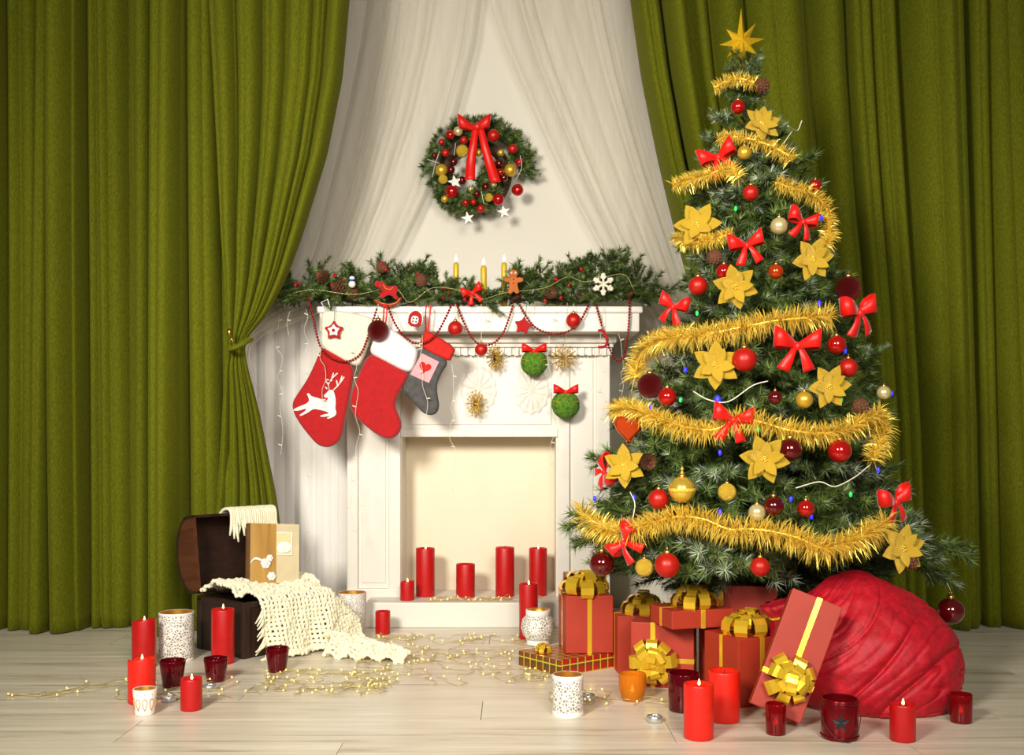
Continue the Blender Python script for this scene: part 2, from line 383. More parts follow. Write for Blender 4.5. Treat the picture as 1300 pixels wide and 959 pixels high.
# ------------------------------------------------------------------ the setting: floor, wall
WALL = 4.30
fl = struct(MB().box((-3.3, -1.2, -0.05), (3.3, WALL+0.1, -0.013)).build('floor', 'floor_base'))
PW, PL = 0.19, 1.25
plank_me = MB().box((-PL/2+0.0008, -PW/2+0.0008, -0.012), (PL/2-0.0008, PW/2-0.0008, 0)).mesh('plank', 'floor')
row = 0; y = 2.55-PW*19.5
while y < WALL:
    off = [0, 0.62, 0.27, 0.95, 0.44][row % 5]-3.2
    for k in range(6):
        yy = y
        if y+PW/2 > -1.15 and y+PW/2 < WALL+0.1: link('plank', plank_me, fl, (off+k*PL, yy, 0))
    y += PW; row += 1
struct(MB().box((-3.3, WALL, -0.05), (3.3, WALL+0.12, 3.0)).build('wall_back', 'wall'))

# ------------------------------------------------------------------ curtains
def folds(seed, n):
    rnd = random.Random(seed); A = [rnd.uniform(0.55, 1.2) for _ in range(n+2)]; W = [rnd.uniform(0.4, 1.8) for _ in range(n)]
    s = sum(W); cum = [0]
    for x in W: cum.append(cum[-1]+x/s)
    def f(u):
        u = min(max(u, 0), 0.99999)
        for k in range(n):
            if u < cum[k+1]: break
        t = (u-cum[k])/(cum[k+1]-cum[k]); s_ = max(math.sin(PI*t), 0)
        return A[k]*(s_**0.85), A[k]*math.cos(PI*t)*math.sin(PI*t), k
    return f
def cloth(name, left, right, n, seed, D, amp, parent, mat='curtain', ytop=-220, ybot=None, nu=420, nv=60, lean=-0.12, thick=0.003, dfun=None, sway=0.02, bias=0):
    f = folds(seed, n); f2 = folds(seed+50, int(n*1.5)+1); ybot_z = 0.004
    def pt(u, v):
        # v runs from the top (0) to the floor (1); rows given in photo pixel rows at distance D
        yb = HZ+F*(EYE-ybot_z)/D
        py = ytop+(yb-ytop)*v
        xl, xr = sinterp(left, py), sinterp(right, py); wpx = xr-xl
        uu = u+sway*math.sin(v*3.1+u*11+seed)*min(u, 1-u)*2
        if bias: xl = xl*(1-uu)**bias+sinterp(left, 0)*(1-(1-uu)**bias); wpx = xr-xl
        a, c, k = f(uu); a2, c2, k2 = f2(uu)
        wm = wpx*D/F; am = min(amp, wm/n*2.0)
        dep = am*(a*(0.75+0.25*math.sin(v*2.3+k*1.7))+0.18*a2)
        x = (xl+wpx*uu-650)*D/F+lean*am*c*0.9
        d = D+(dfun(u, py) if dfun else 0)
        return (x, d-dep, EYE+(HZ-py)*D/F)
    o = MB().grid(pt, nu, nv).build(name, mat, parent, True)
    if thick:
        md = o.modifiers.new('thickness', 'SOLIDIFY'); md.thickness = thick; md.offset = 1
    return o
lc = thing('curtain', 'floor length olive green curtain tied back beside the open chest', 'curtain', group='olive green curtains')
cloth('panel', [(-220, -60), (808, -60)], [(-220, 300), (808, 306)], 10, 3, 3.86, 0.20, lc, nu=520)
LE = [(-220, 258), (0, 266), (300, 284), (400, 291), (437, 296), (460, 290), (520, 281), (600, 271), (660, 264), (830, 256)]
RE = [(-220, 458), (0, 444), (100, 435), (200, 415), (300, 384), (350, 366), (390, 347), (412, 334), (428, 316), (437, 312), (450, 314), (520, 326), (600, 337), (650, 346), (830, 362)]
cloth('gathered_panel', LE, RE, 6, 12, 3.72, 0.09, lc, nu=300, nv=110, dfun=lambda u, y: -0.03*math.exp(-((y-437)/60)**2)+0.10*max(0, min(1, (y-470)/140)))
# tie band and its brass hook
b = MB(); c0 = P(304, 437, 3.63)
b.tube([c0+Vector((0.036*math.cos(a), 0.045*math.sin(a)+0.01, 0.012*math.sin(a*1)+0.016*math.cos(a))) for a in [2*PI*i/22 for i in range(22)]], 0.008, 6, closed=True)
b.build('tie_band', 'curtain', lc, True)
h = P(291, 422, 3.60); hk = MB(); hk.ball(h, 0.011, 12, 8, sc_=(0.8, 0.7, 1.2)); hk.tube([h+Vector((0, 0, -0.01)), h+Vector((0.012, 0.0, -0.03)), h+Vector((0.03, 0.02, -0.045))], 0.0028, 6)
hk.build('hook', 'brass', lc, True)
rc = thing('curtain', 'floor length olive green curtain drawn aside behind the Christmas tree', 'curtain', group='olive green curtains')
RL = [(-220, 782), (0, 800), (100, 814), (200, 834), (280, 853), (400, 884), (550, 915), (830, 940)]
cloth('panel', RL, [(-220, 1405), (830, 1430)], 13, 8, 3.90, 0.19, rc, nu=640, sway=0.012, bias=1.2)
# sheer tulle
tl = thing('tulle_curtain', 'sheer white tulle swag draped to the side of the tied back curtain', 'curtain')
cloth('sheer_panel', [(-220, 405), (0, 425), (330, 366), (400, 334), (445, 316), (900, 312)], [(-220, 618), (0, 612), (60, 604), (150, 580), (250, 543), (330, 504), (380, 452), (420, 380), (445, 338), (520, 352), (900, 360)], 6, 21, 4.225, 0.05, tl, 'tulle', nu=220, nv=90, thick=0, sway=0.05,
      dfun=lambda u, y: -0.28*max(0, min(1, (y-385)/55)))
cloth('sheer_underlayer', [(-220, 420), (0, 432), (330, 368), (400, 340), (445, 322), (900, 318)], [(-220, 560), (0, 552), (150, 520), (250, 480), (330, 440), (400, 372), (445, 334), (520, 342), (900, 345)], 4, 33, 4.245, 0.04, tl, 'tulle', nu=160, nv=70, thick=0, sway=0.05,
      dfun=lambda u, y: -0.27*max(0, min(1, (y-385)/55)))
wm = thing('muslin_drape', 'plain white muslin drape hanging between the green curtain and the mantelpiece', 'curtain')
cloth('panel', [(390, 300), (900, 300)], [(390, 446), (900, 446)], 6, 41, 4.17, 0.022, wm, 'sheer_white', ytop=372, nu=160, nv=40, thick=0.002, sway=0.06)
tr = thing('tulle_curtain', 'sheer white tulle swag draped down behind the Christmas tree', 'curtain')
cloth('sheer_panel', [(-220, 612), (0, 620), (60, 640), (190, 697), (260, 730), (330, 768), (420, 815), (900, 860)], [(-220, 800), (0, 806), (100, 822), (200, 845), (300, 872), (420, 905), (900, 960)], 6, 27, 4.225, 0.05, tr, 'tulle', nu=220, nv=90, thick=0, sway=0.05)
cloth('sheer_underlayer', [(-220, 655), (0, 664), (190, 745), (330, 800), (420, 830), (900, 870)], [(-220, 795), (0, 804), (200, 842), (420, 900), (900, 950)], 4, 35, 4.245, 0.04, tr, 'tulle', nu=160, nv=70, thick=0, sway=0.05)

# ------------------------------------------------------------------ mantelpiece
FJ, FS, FB = 3.97, 3.80, 4.17        # fronts of the jambs and the shelf, back of the body
fp = thing('mantelpiece', 'white painted false fireplace with panelled jambs and a low hearth', 'fireplace')
def X(px, D): return (px-650)*D/F
def Z(py, D): return EYE+(HZ-py)*D/F
zs0, zs1 = Z(421, FS), Z(389, FS); HH = 0.09
zc = Z(446, FJ-0.05); zo = Z(555, FJ)
jx = [X(441, FJ), X(510, FJ), X(706, FJ), X(774, FJ)]
rbox('jamb', (jx[0], FJ, 0), (jx[1], FB, zs0), 0.002, 'white', fp)
rbox('jamb', (jx[2], FJ, 0), (jx[3], FB, zs0), 0.002, 'white', fp)
rbox('frieze', (jx[1], FJ, zo), (jx[2], FB, zs0), 0.002, 'white', fp)
rbox('firebox_back', (jx[1]-0.01, FB-0.03, 0), (jx[2]+0.01, FB+0.01, zo+0.01), 0.002, 'firebox', fp)
for (a, b_) in ((441, 455), (494, 509), (708, 723), (757, 774)):      # raised stiles
    rbox('stile', (X(a, FJ), FJ-0.014, HH*0.3), (X(b_, FJ), FJ+0.005, zc+0.01), 0.004, 'white', fp)
for (a, b_) in ((455, 494), (723, 757)):
    rbox('jamb_panel', (X(a+4, FJ), FJ-0.005, 0.14), (X(b_-4, FJ), FJ+0.005, zc-0.03), 0.003, 'white', fp)
    rbox('plinth', (X(a-14, FJ), FJ-0.02, 0), (X(b_+15, FJ), FJ+0.005, 0.12), 0.004, 'white', fp)
rbox('lintel_strip', (X(509, FJ), FJ-0.012, zo), (X(708, FJ), FJ+0.005, zo+0.03), 0.004, 'white', fp)
rbox('frieze_panel', (X(516, FJ), FJ-0.006, zo+0.045), (X(700, FJ), FJ+0.005, zc-0.01), 0.003, 'white', fp)
# cornice: stepped mouldings, dentils, shelf
rbox('cornice', (X(430, FJ-.06), FJ-0.06, zs0-0.03), (X(783, FJ-.06), FB, zs0), 0.005, 'white', fp)
rbox('cornice', (X(434, FJ-.04), FJ-0.04, zs0-0.045), (X(779, FJ-.04), FB, zs0-0.028), 0.004, 'white', fp)
rbox('cornice', (X(436, FJ-.02), FJ-0.022, zc-0.012), (X(777, FJ-.02), FB, zs0-0.04), 0.003, 'white', fp)
dm = MB(); x = X(440, FJ-.03)
while x < X(770, FJ-.03):
    dm.box((x, FJ-0.036, zs0-0.075), (x+0.016, FJ-0.018, zs0-0.047)); x += 0.027
stuff(dm.build('dentil_moulding', 'white', fp))
rbox('shelf_board', (X(405, FS), FS+0.006, zs0), (X(812, FS), FB, zs1-0.022), 0.003, 'white', fp)
rbox('shelf_top', (X(402, FS), FS-0.004, zs1-0.024), (X(816, FS), FB, zs1), 0.006, 'white', fp)
rbox('hearth', (X(464, 3.81), 3.81, 0), (X(776, 3.81), FB, HH), 0.004, 'white', fp)
def rosette(px, py):       # oval shell ornament with radiating lobes
    b = MB(); c = P(px, py, FJ-0.007); n = 13; N = n*8
    def fn(u, v):
        a = 2*PI*u; lob = abs(math.sin(n*a/2)); r = v*(0.072+0.008*lob); rx = 0.86; d = -(0.012*math.sin(PI*min(v*1.02, 1))*(0.45+0.55*lob)+0.008*max(0, 1-v*6)+0.004*max(0, 1-abs(v-0.92)*12))
        return (c.x+r*rx*math.sin(a), c.y+d, c.z+r*math.cos(a)*1.12)
    return b.grid(fn, N, 12, closed_u=True).build('rosette', 'white', fp, True)
rosette(608, 496); rosette(675, 497)

# ------------------------------------------------------------------ evergreen sprays shared by tree, mantel garland and wreath
GREENS = [lin(44, 62, 26), lin(70, 94, 36), lin(96, 118, 46), lin(122, 140, 58), lin(84, 108, 56)]
FROST = [lin(150, 166, 138), lin(196, 202, 180), lin(124, 142, 110)]
def needles(mb, pts, rnd, dens, ln, wd, frost, spread=0.9):
    pts = [Vector(p) for p in pts]
    for a, b in zip(pts, pts[1:]):
        d = b-a; L = d.length
        if L < 1e-6: continue
        t = d/L; u = t.cross(Vector((0.3, 0.2, 0.93))).normalized(); w_ = t.cross(u)
        for _ in range(max(1, int(L*dens))):
            p = a+d*rnd.random(); q = rnd.uniform(0, 2*PI); o = u*math.cos(q)+w_*math.sin(q)
            dr = (t*rnd.uniform(0.45, 1.0)+o*spread).normalized(); l = ln*rnd.uniform(0.7, 1.15); sd = dr.cross(o).normalized()*wd
            if sd.length < 1e-6: sd = u*wd
            c = rnd.choice(FROST) if rnd.random() < frost else rnd.choice(GREENS)
            mb.add([p-sd, p+sd, p+dr*l], [(0, 1, 2)], 0, c)
def branch_mesh(L, seed, dens=1150, ln=0.034, frost=0.13):
    rnd = random.Random(seed); mb = MB(); n = 8
    main = [Vector((L*i/n, 0.02*L*math.sin(i*1.3+seed), 0.10*L*math.sin(i/n*2.4)-0.05*L*(i/n)**2)) for i in range(n+1)]
    mb.tube(main, [0.005*(1-0.75*i/n) for i in range(n+1)], 4, 1, (0.05, 0.035, 0.02))
    needles(mb, main[2:], rnd, dens, ln, 0.0016, frost)
    tip = main[-1]+Vector((0.03, 0, 0.004)); needles(mb, [main[-1], tip], rnd, dens*1.6, ln, 0.0016, frost*2.5)
    x = 0.16*L; side = 1
    while x < 0.96*L:
        i = min(int(x/L*n), n-1); p = main[i].lerp(main[i+1], x/L*n-i)
        tl_ = min(0.17, 0.055+0.32*(L-x))*rnd.uniform(0.8, 1.15)
        an = rnd.uniform(0.6, 0.95); el = rnd.uniform(-0.45, 0.5)
        d = Vector((math.cos(an), side*math.sin(an)*math.cos(el), math.sin(el)*0.8))
        tw = [p+d*tl_*k/4+Vector((0, 0, -0.10*tl_*(k/4)**2+0.06*tl_*(k/4))) for k in range(5)]
        mb.tube(tw, 0.0016, 3, 1, (0.05, 0.035, 0.02))
        fr = 0.7 if rnd.random() < frost*1.6 else frost*0.35
        needles(mb, tw[:3], rnd, dens, ln, 0.0016, fr*0.4); needles(mb, tw[2:], rnd, dens*1.15, ln, 0.0016, fr)
        side *= -1; x += rnd.uniform(0.020, 0.032)
    return mb.mesh('branch', ['needle', 'twig'])
CLS = [0.16, 0.26, 0.40, 0.56]
BR = {L: [branch_mesh(L, int(L*100)+k, frost=(0.03, 0.06, 0.26, 0.04)[k]) for k in range(4)] for L in CLS}
def sprig_mesh(seed, L=0.13, frost=0.05, dens=1700):
    rnd = random.Random(seed); mb = MB()
    main = [Vector((L*i/5, 0, 0.10*L*math.sin(i/5*2))) for i in range(6)]
    mb.tube(main, 0.0018, 4, 1, (0.05, 0.035, 0.02)); needles(mb, main, rnd, dens, 0.024, 0.0015, frost)
    for k in range(4):
        p = main[1+k]; s_ = 1 if k % 2 else -1; d = Vector((0.75, 0.6*s_, rnd.uniform(-.3, .4))).normalized(); l = L*0.45
        tw = [p, p+d*l*0.5, p+d*l]; mb.tube(tw, 0.0013, 3, 1, (0.05, 0.035, 0.02)); needles(mb, tw, rnd, dens, 0.023, 0.0015, frost*(6 if rnd.random() < .25 else 0.3))
    return mb.mesh('sprig', ['needle', 'twig'])
SPR = [sprig_mesh(500+k) for k in range(6)]
SPRS = [sprig_mesh(560+k, 0.075, 0.04, 1900) for k in range(4)]
def aim(d, roll=0.0):    # rotation taking +X to d
    return (Vector(d).to_track_quat('X', 'Z') @ Euler((roll, 0, 0)).to_quaternion()).to_euler()

# ------------------------------------------------------------------ Christmas tree
TD = 3.05
PROF = [(95, 930, 950), (120, 908, 975), (150, 898, 990), (200, 884, 1022), (250, 862, 1046), (300, 856, 1060), (350, 850, 1082), (400, 842, 1108), (450, 815, 1124), (500, 792, 1134), (550, 776, 1138), (600, 750, 1146), (650, 732, 1158), (700, 728, 1192), (735, 735, 1190), (770, 780, 1150)]
AX = [(80, 939), (200, 950), (400, 962), (600, 958), (860, 962)]
def tree_row(z): return HZ-(z-EYE)*F/TD
def tree_axis(z): return (interp(AX, tree_row(z))-650)*TD/F
def tree_lr(z):
    y_ = tree_row(z); a = interp(AX, y_)
    l = interp([(p[0], p[1]) for p in PROF], y_); r = interp([(p[0], p[2]) for p in PROF], y_)
    return (a-l)*TD/F, (r-a)*TD/F
def tree_rad(z, ph):
    l, r = tree_lr(z); c, s_ = math.cos(ph), math.sin(ph); rx = r if c > 0 else l; av = (l+r)/2
    ry = av*0.88 if s_ < 0 else av*0.72
    return 1/math.sqrt((c/rx)**2+(s_/ry)**2)
tree = thing('christmas_tree', 'tall frosted evergreen Christmas tree with baubles, red bows and gold tinsel', 'tree', (tree_axis(0.3), TD, 0))
T0 = Vector(tree.location)
ztop = EYE+(HZ-92)*TD/F
b = MB(); b.tube([(tree_axis(z)-T0.x, 0, z) for z in [0.0, 0.3, 0.7, 1.1, 1.5, ztop]], [0.022, 0.02, 0.017, 0.013, 0.008, 0.003], 8)
b.build('trunk', 'trunk', tree, True)
b = MB()
for k in range(4):
    a = PI/4+k*PI/2; b.tube([(0, 0, 0.10), (0.05*math.cos(a), 0.05*math.sin(a), 0.05), (0.09*math.cos(a), 0.09*math.sin(a), 0.008)], 0.008, 6)
b.build('stand', 'trunk', tree, True)
rnd = random.Random(5); NB = 240; zlo, zhi = 0.25, ztop-0.02
for i in range(NB):
    t = 1-math.sqrt(1-(i+0.5)/NB*0.985); z = zlo+(zhi-zlo)*t
    ph = i*2.39996+rnd.uniform(-.2, .2)
    rad = tree_rad(z, ph)*rnd.uniform(0.88, 1.04)-0.015
    rad = max(rad, 0.07)
    if math.sin(ph) < 0.15: z = max(z, 0.325+0.02*rnd.random())
    tx, ty = tree_axis(z)+rad*math.cos(ph), TD+rad*math.sin(ph)
    if abs(tx-X(1106, 2.74)) < 0.27 and ty < 3.0: z = max(z, 0.40)      # boughs rest above the sack
    rise = rnd.uniform(0.02, 0.22)*rad+0.25*rad*t
    root = Vector((tree_axis(z)-T0.x, 0, max(z-rise, 0.14))); tip = Vector((tree_axis(z)-T0.x+rad*math.cos(ph), rad*math.sin(ph), z))
    d = tip-root; L = d.length; cl = min(CLS, key=lambda c: abs(math.log(c/L)))
    o = link('branch', BR[cl][rnd.randrange(4)], tree, root, aim(d, rnd.uniform(-.5, .5)), L/(cl+0.03))
for i in range(42):          # short boughs filling the narrow top
    z = ztop-0.04-0.36*(i/42)**0.8; ph = i*2.39996+1; rad = tree_rad(z, ph)*rnd.uniform(0.9, 1.12)
    tip = Vector((tree_axis(z)-T0.x+rad*math.cos(ph), rad*math.sin(ph), z)); root = Vector((tree_axis(z)-T0.x, 0, z-0.35*rad)); d = tip-root; L = d.length; cl = min(CLS, key=lambda c: abs(math.log(c/L)))
    link('branch', BR[cl][i % 4], tree, root, aim(d, rnd.uniform(-.5, .5)), L/(cl+0.03))
# a few stray low boughs that leave the outline
for (p0, p1) in (((1150, 700), (1235, 705)), ((1140, 715), (1215, 745)), ((800, 660), (716, 672)), ((800, 690), (726, 690)), ((1085, 470), (1128, 440)), ((815, 600), (745, 585)), ((1080, 745), (1120, 775))):
    a, e = P(*p0, TD-0.12), P(*p1, TD-0.14); d = e-a
    link('branch', BR[0.26][rnd.randrange(4)], tree, a-d*0.6-T0, aim(d, rnd.uniform(-.5, .5)), d.length*1.6/0.29)
for k in range(9):
    ph = k*2.4; d = Vector((math.cos(ph)*0.5, math.sin(ph)*0.5, 1)); link('branch', BR[0.16][k % 4], tree, (tree_axis(ztop-.1)-T0.x, 0, ztop-0.13+0.01*k), aim(d), 0.62)

def on_tree(px, py, out=0.02):       # point of the tree's outer surface seen in that pixel
    D = TD
    for _ in range(12):
        p = P(px, py, D); ax = tree_axis(p.z); l, r = tree_lr(p.z); rx = (r if p.x > ax else l); av = (l+r)/2
        q = min(abs(p.x-ax)/rx, 1.0); D = TD-(av*0.88*math.sqrt(max(0, 1-q*q)))-out
    return P(px, py, D)

# tinsel
def tinsel(pts_px, seed, label, rpx=15, dens=3800):
    rnd = random.Random(seed); path = catmull([on_tree(x, y, 0.03) for x, y in pts_px], 8)
    base = path[0]; mb = MB(); core = MB()
    core.tube([p-base for p in path], 0.004, 5)
    for a, e in zip(path, path[1:]):
        d = e-a; L = d.length
        if L < 1e-6: continue
        t = d/L; u = t.cross(Vector((0.2, 0.9, 0.35))).normalized(); w_ = t.cross(u)
        for _ in range(int(L*dens)):
            p = a+d*rnd.random()-base; q = rnd.uniform(0, 2*PI); o = u*math.cos(q)+w_*math.sin(q)
            dr = (o+t*rnd.uniform(-.5, .5)).normalized(); l = rpx*1.2*TD/F*rnd.uniform(0.6, 1.15); sd = (t*math.cos(q*3)+dr.cross(t)*math.sin(q*3)).normalized()*0.0011
            bend = Vector((0, 0, -0.15*l))
            mb.add([p-sd, p+sd, p+dr*l*0.6+sd, p+dr*l*0.6-sd, p+dr*l+bend], [(0, 1, 2, 3), (3, 2, 4)])
    o = thing('tinsel_garland', label, 'tinsel', base); core.build('core', 'tinsel', o, True); stuff(mb.build('foil_fringe', 'tinsel', o))
    return o
tinsel([(906, 112), (922, 103), (940, 100), (962, 106)], 1, 'short gold tinsel wound around the tree tip under the star', 10)
tinsel([(912, 176), (930, 174), (950, 176), (975, 184), (998, 196), (1006, 204)], 2, 'gold tinsel strand crossing the tree just above its topmost red bow', 11)
tinsel([(854, 236), (876, 229), (900, 222), (925, 212), (938, 226)], 3, 'gold tinsel strand under the topmost red bow', 12)
tinsel([(984, 232), (1004, 238), (1030, 246), (1048, 262), (1052, 282), (1052, 304), (1040, 318)], 4, 'gold tinsel strand curving down the curtain side of the upper tree', 12)
tinsel([(858, 302), (880, 306), (905, 304), (930, 296)], 5, 'short gold tinsel strand below the upper gold poinsettia with bent petals', 11)
tinsel([(806, 480), (812, 455), (828, 436), (860, 428), (900, 424), (940, 416), (980, 408), (1020, 404), (1056, 402)], 6, 'thick gold tinsel strand across the upper middle of the tree', 17)
tinsel([(780, 520), (800, 518), (825, 527), (860, 540), (905, 546), (935, 532), (965, 536), (1000, 546), (1040, 550), (1075, 545), (1096, 532), (1118, 526)], 7, 'thick gold tinsel strand across the lower middle of the tree', 16)
tinsel([(1114, 522), (1122, 545), (1112, 572), (1108, 585)], 8, 'gold tinsel end hanging down the edge of the tree by the curtain', 15)
tinsel([(738, 648), (750, 664), (775, 674), (805, 673), (835, 662), (865, 656), (895, 660), (925, 672), (955, 672), (985, 676), (1015, 684), (1045, 696), (1080, 688), (1110, 672), (1126, 662)], 9, 'longest gold tinsel strand around the bottom of the tree', 18)

# baubles
_bm = {}
def ball_meshes(mat):
    if mat not in _bm:
        cap = MB(); cap.lathe([(0.26, 0.95), (0.28, 0.98), (0.26, 1.18), (0.10, 1.20), (0.08, 1.26)], 14)
        hk = MB(); hk.tube([(0, 0.16*math.sin(a), 1.36+0.14*math.cos(a)) for a in [2*PI*i/10 for i in range(10)]], 0.035, 5, closed=True)
        _bm[mat] = (MB().ball((0, 0, 0), 1, 32, 20).mesh('ball', mat, True), cap.mesh('cap', 'cap', True), hk.mesh('hanging_loop', 'cap', True))
    return _bm[mat]
def bauble(c, r, mat, label, group=None, string=None):
    o = thing('bauble', label, 'bauble', c, group=group)
    for n_, me in zip(('ball', 'cap', 'hanging_loop'), ball_meshes(mat)): link(n_, me, o, scale=r)
    if string:
        MB().tube([(0, 0, r*1.45), (string[0]*0.5+0.001, string[1]*0.5, (r*1.45+string[2])/2), string], 0.0011, 4).build('string', 'string', o)
    return o
KIND = {'m': ('red_matte', 'matte red bauble hanging on the Christmas tree', 'matte red tree baubles'),
        's': ('red_shiny', 'glossy red bauble hanging on the Christmas tree', 'glossy red tree baubles'),
        'd': ('dark_shiny', 'glossy wine red bauble hanging in front of the tree branches', 'glossy wine red tree baubles'),
        'g': ('dark_glitter', 'glittery wine red bauble hanging on the Christmas tree', 'glittery wine red tree baubles'),
        'G': ('gold_glitter', 'gold glitter bauble hanging on the Christmas tree', 'gold glitter tree baubles'),
        'c': ('champagne', 'pale champagne bauble hanging on the Christmas tree', 'champagne tree baubles'),
        'y': ('gold_matte', 'shiny gold bauble hanging on the Christmas tree', 'shiny gold tree baubles'),
        'o': ('orange_shiny', 'copper orange bauble between the upper gold poinsettias', None)}
BAL = iter(['matte red bauble below the topmost red bow', 'matte red bauble beside the drooping gold poinsettia', 'large matte red bauble touching a poinsettia below the upper thick tinsel', 'matte red bauble just under a glossy one near the largest bow', 'matte red bauble tucked beside the large finial gold bauble', 'matte red bauble hanging over the gifts near the velvet sack', 'large matte red bauble under the bottom tinsel beside a gold glitter one', 'glossy red bauble nearest to the star topper', 'small glossy red bauble on the curtain side beside the upper tinsel', 'glossy red bauble to the side of the largest red bow', 'glossy red bauble touching a glittery wine bauble on the mantel side', 'large glossy red bauble under the middle tinsel near its hanging end', 'glossy red bauble beside a blue light above the bottom tinsel', 'glossy red bauble behind the drooping gold poinsettia', 'large glossy wine bauble beside a poinsettia below the middle tinsel', 'glossy wine bauble behind the champagne one above the bottom tinsel', 'smallest glossy wine bauble, deep in the middle of the tree', 'glossy wine bauble hanging above the bow of the mantel side gift box', 'glittery wine bauble on the tree above a red bow by the curtain', 'glittery wine bauble at the mantel side of the tree, beside a glossy red one', 'gold glitter bauble above the bottom tinsel near the finial bauble', 'gold glitter bauble under the bottom tinsel beside a matte red one', 'pale champagne bauble just above the bottom tinsel strand', 'pale champagne bauble beside an upper red bow', 'small pale champagne bauble at the tree edge by the curtain', 'shiny gold bauble beside the mid tree poinsettia', 'small shiny gold bauble beside the topmost red bow', 'copper orange bauble between the upper gold poinsettias'])
for (x, y_, r, k) in [(953, 245, 10, 'm'), (886, 363, 12, 'm'), (945, 457, 15.5, 'm'), (1077, 467, 12, 'm'), (836, 634, 13, 'm'), (965, 720, 12.5, 'm'), (847, 718, 16, 'm'),
                      (937, 136, 9, 's'), (1035, 236, 8, 's'), (1062, 438, 12, 's'), (847, 504, 12, 's'), (1066, 573, 15, 's'), (1023, 646, 11, 's'), (919, 345, 10, 's'),
                      (1003, 571, 15, 'd'), (982, 643, 13, 'd'), (984, 505, 9, 'd'), (764, 716, 16, 'd'),
                      (1077, 367, 16, 'g'), (825, 490, 16, 'g'), (923, 625, 11.5, 'G'), (818, 721, 11.5, 'G'),
                      (961, 651, 11, 'c'), (989, 287, 11, 'c'), (1122, 499, 9, 'c'), (1021, 508, 11, 'y'), (945, 194, 9, 'y'), (985, 345, 9.5, 'o')]:
    mat, _, g = KIND[k]; lb = next(BAL); p = on_tree(x, y_, 0.035); bauble(p, r*p.y/F, mat, lb, g)
p = on_tree(866, 622, 0.04); o = bauble(p, 17*p.y/F, 'gold', 'largest gold bauble on the tree with a tall finial cap', None)
r = 17*p.y/F; MB().lathe([(0.12*r, 1.1*r), (0.18*r, 1.25*r), (0.08*r, 1.4*r), (0.15*r, 1.55*r), (0.05*r, 1.75*r)], 12).build('finial', 'gold', o, True)
MB().lathe([(1.0*r, -0.12*r), (1.03*r, -0.08*r), (1.03*r, 0.08*r), (1.0*r, 0.12*r)], 32, cap0=False, cap1=False).build('glitter_band', 'gold_glitter', o, True)
p = P(1207, 776, TD-0.18); o = bauble(p, 17*p.y/F, 'dark_shiny', 'dark red glossy bauble hanging low from a bough beside the velvet sack', None, (-0.01, 0.0, 0.075))
p = on_tree(798, 543, 0.03); o = thing('heart_ornament', 'shiny copper red heart ornament under the end of the tinsel', 'ornament', p)
puffy(MB(), smooth_poly([(x*0.042, z*0.046) for x, z in heart_pts(1, 24)], 1), 0.030, 0.007).build('heart', 'orange_shiny', o, True)
MB().tube([(0, 0, 0.02), (0, 0.004, 0.045)], 0.001, 4).build('string', 'string', o)

# satin bows
def ribbon_strip(mb, path, wv, m=0):
    vs = []; path = [Vector(p) for p in path]
    for p, ww in zip(path, wv): vs += [p-ww, p+ww]
    mb.add(vs, [(2*i, 2*i+1, 2*i+3, 2*i+2) for i in range(len(path)-1)], m)
def bow_parts(w_, h_):
    out = {}
    loop = MB(); pts = []; ww = []
    for i in range(17):
        t = i/16; a = PI*2*t; x = 0.5*(1-math.cos(a)); zz = 0.28*math.sin(a)*(0.5+0.5*x); pts.append((x*w_*0.5, -0.25*w_*math.sin(a)*x-0.004, 0.20*w_*x+zz*0.1*w_)); ww.append(Vector((0.0, 0.0, 1))*(0.06+0.17*x)*w_)
    ribbon_strip(loop, pts, ww); out['loop'] = loop.mesh('loop', 'bow', True)
    tail = MB(); pts = []; ww = []
    for i in range(9):
        t = i/8; pts.append((0.05*w_+0.24*w_*t, -0.01*w_-0.05*w_*math.sin(t*4), -h_*0.52*t)); ww.append(Vector((1, 0.15, 0.18*t*2)).normalized()*(0.05+0.095*t)*w_)
    ribbon_strip(tail, pts, ww); out['tail'] = tail.mesh('tail', 'bow', True)
    out['knot'] = MB().ball((0, -0.05*w_, 0), 0.09*w_, 10, 8, sc_=(0.9, 0.8, 1.1)).mesh('knot', 'bow', True); return out
BOW = bow_parts(1, 1)
for me in BOW.values():
    pass
def red_bow(px, py, s, tilt, label, group=None, yaw=0, p=None, name='bow'):
    p = p or on_tree(px, py, 0.04); o = thing(name, label, 'bow', p, (0, R(tilt), R(yaw)), group)
    sz = s*p.y/F
    for sx in (1, -1):
        for k in ('loop', 'tail'):
            q = link(k, BOW[k], o, scale=(sz*sx, sz, sz)); q.modifiers.new('thickness', 'SOLIDIFY').thickness = 0.02
    link('knot', BOW['knot'], o, scale=sz); return o
BL = iter(['topmost red satin bow on the tree, above a tinsel strand', 'red satin bow beside the pale champagne bauble high on the tree', 'red satin bow above the drooping gold poinsettia in the upper tree', 'red satin bow on the tree side nearest the mantel garland', 'red satin bow under the glittery wine bauble by the curtain', 'largest red satin bow, just below the upper thick tinsel strand', 'red satin bow tied over the lower middle tinsel strand', 'red satin bow half behind the poinsettia near the mantel jamb', 'red satin bow against the green curtain above the lowest gold poinsettia', 'lowest red satin bow, twisted sideways under the bottom tinsel strand'])
for (x, y_, s_, tl_, yw) in [(912, 200, 46, -22, -10), (1019, 282, 40, 12, 20), (948, 312, 44, -12, 0), (855, 390, 40, 18, -35), (1090, 398, 54, -8, 30), (1012, 440, 58, 2, 0), (930, 534, 50, 8, 0), (768, 600, 40, 60, -60), (1136, 638, 50, -10, 30), (793, 690, 46, -50, -40)]:
    red_bow(x, y_, s_, tl_, next(BL), 'red satin bows on the tree', yw)

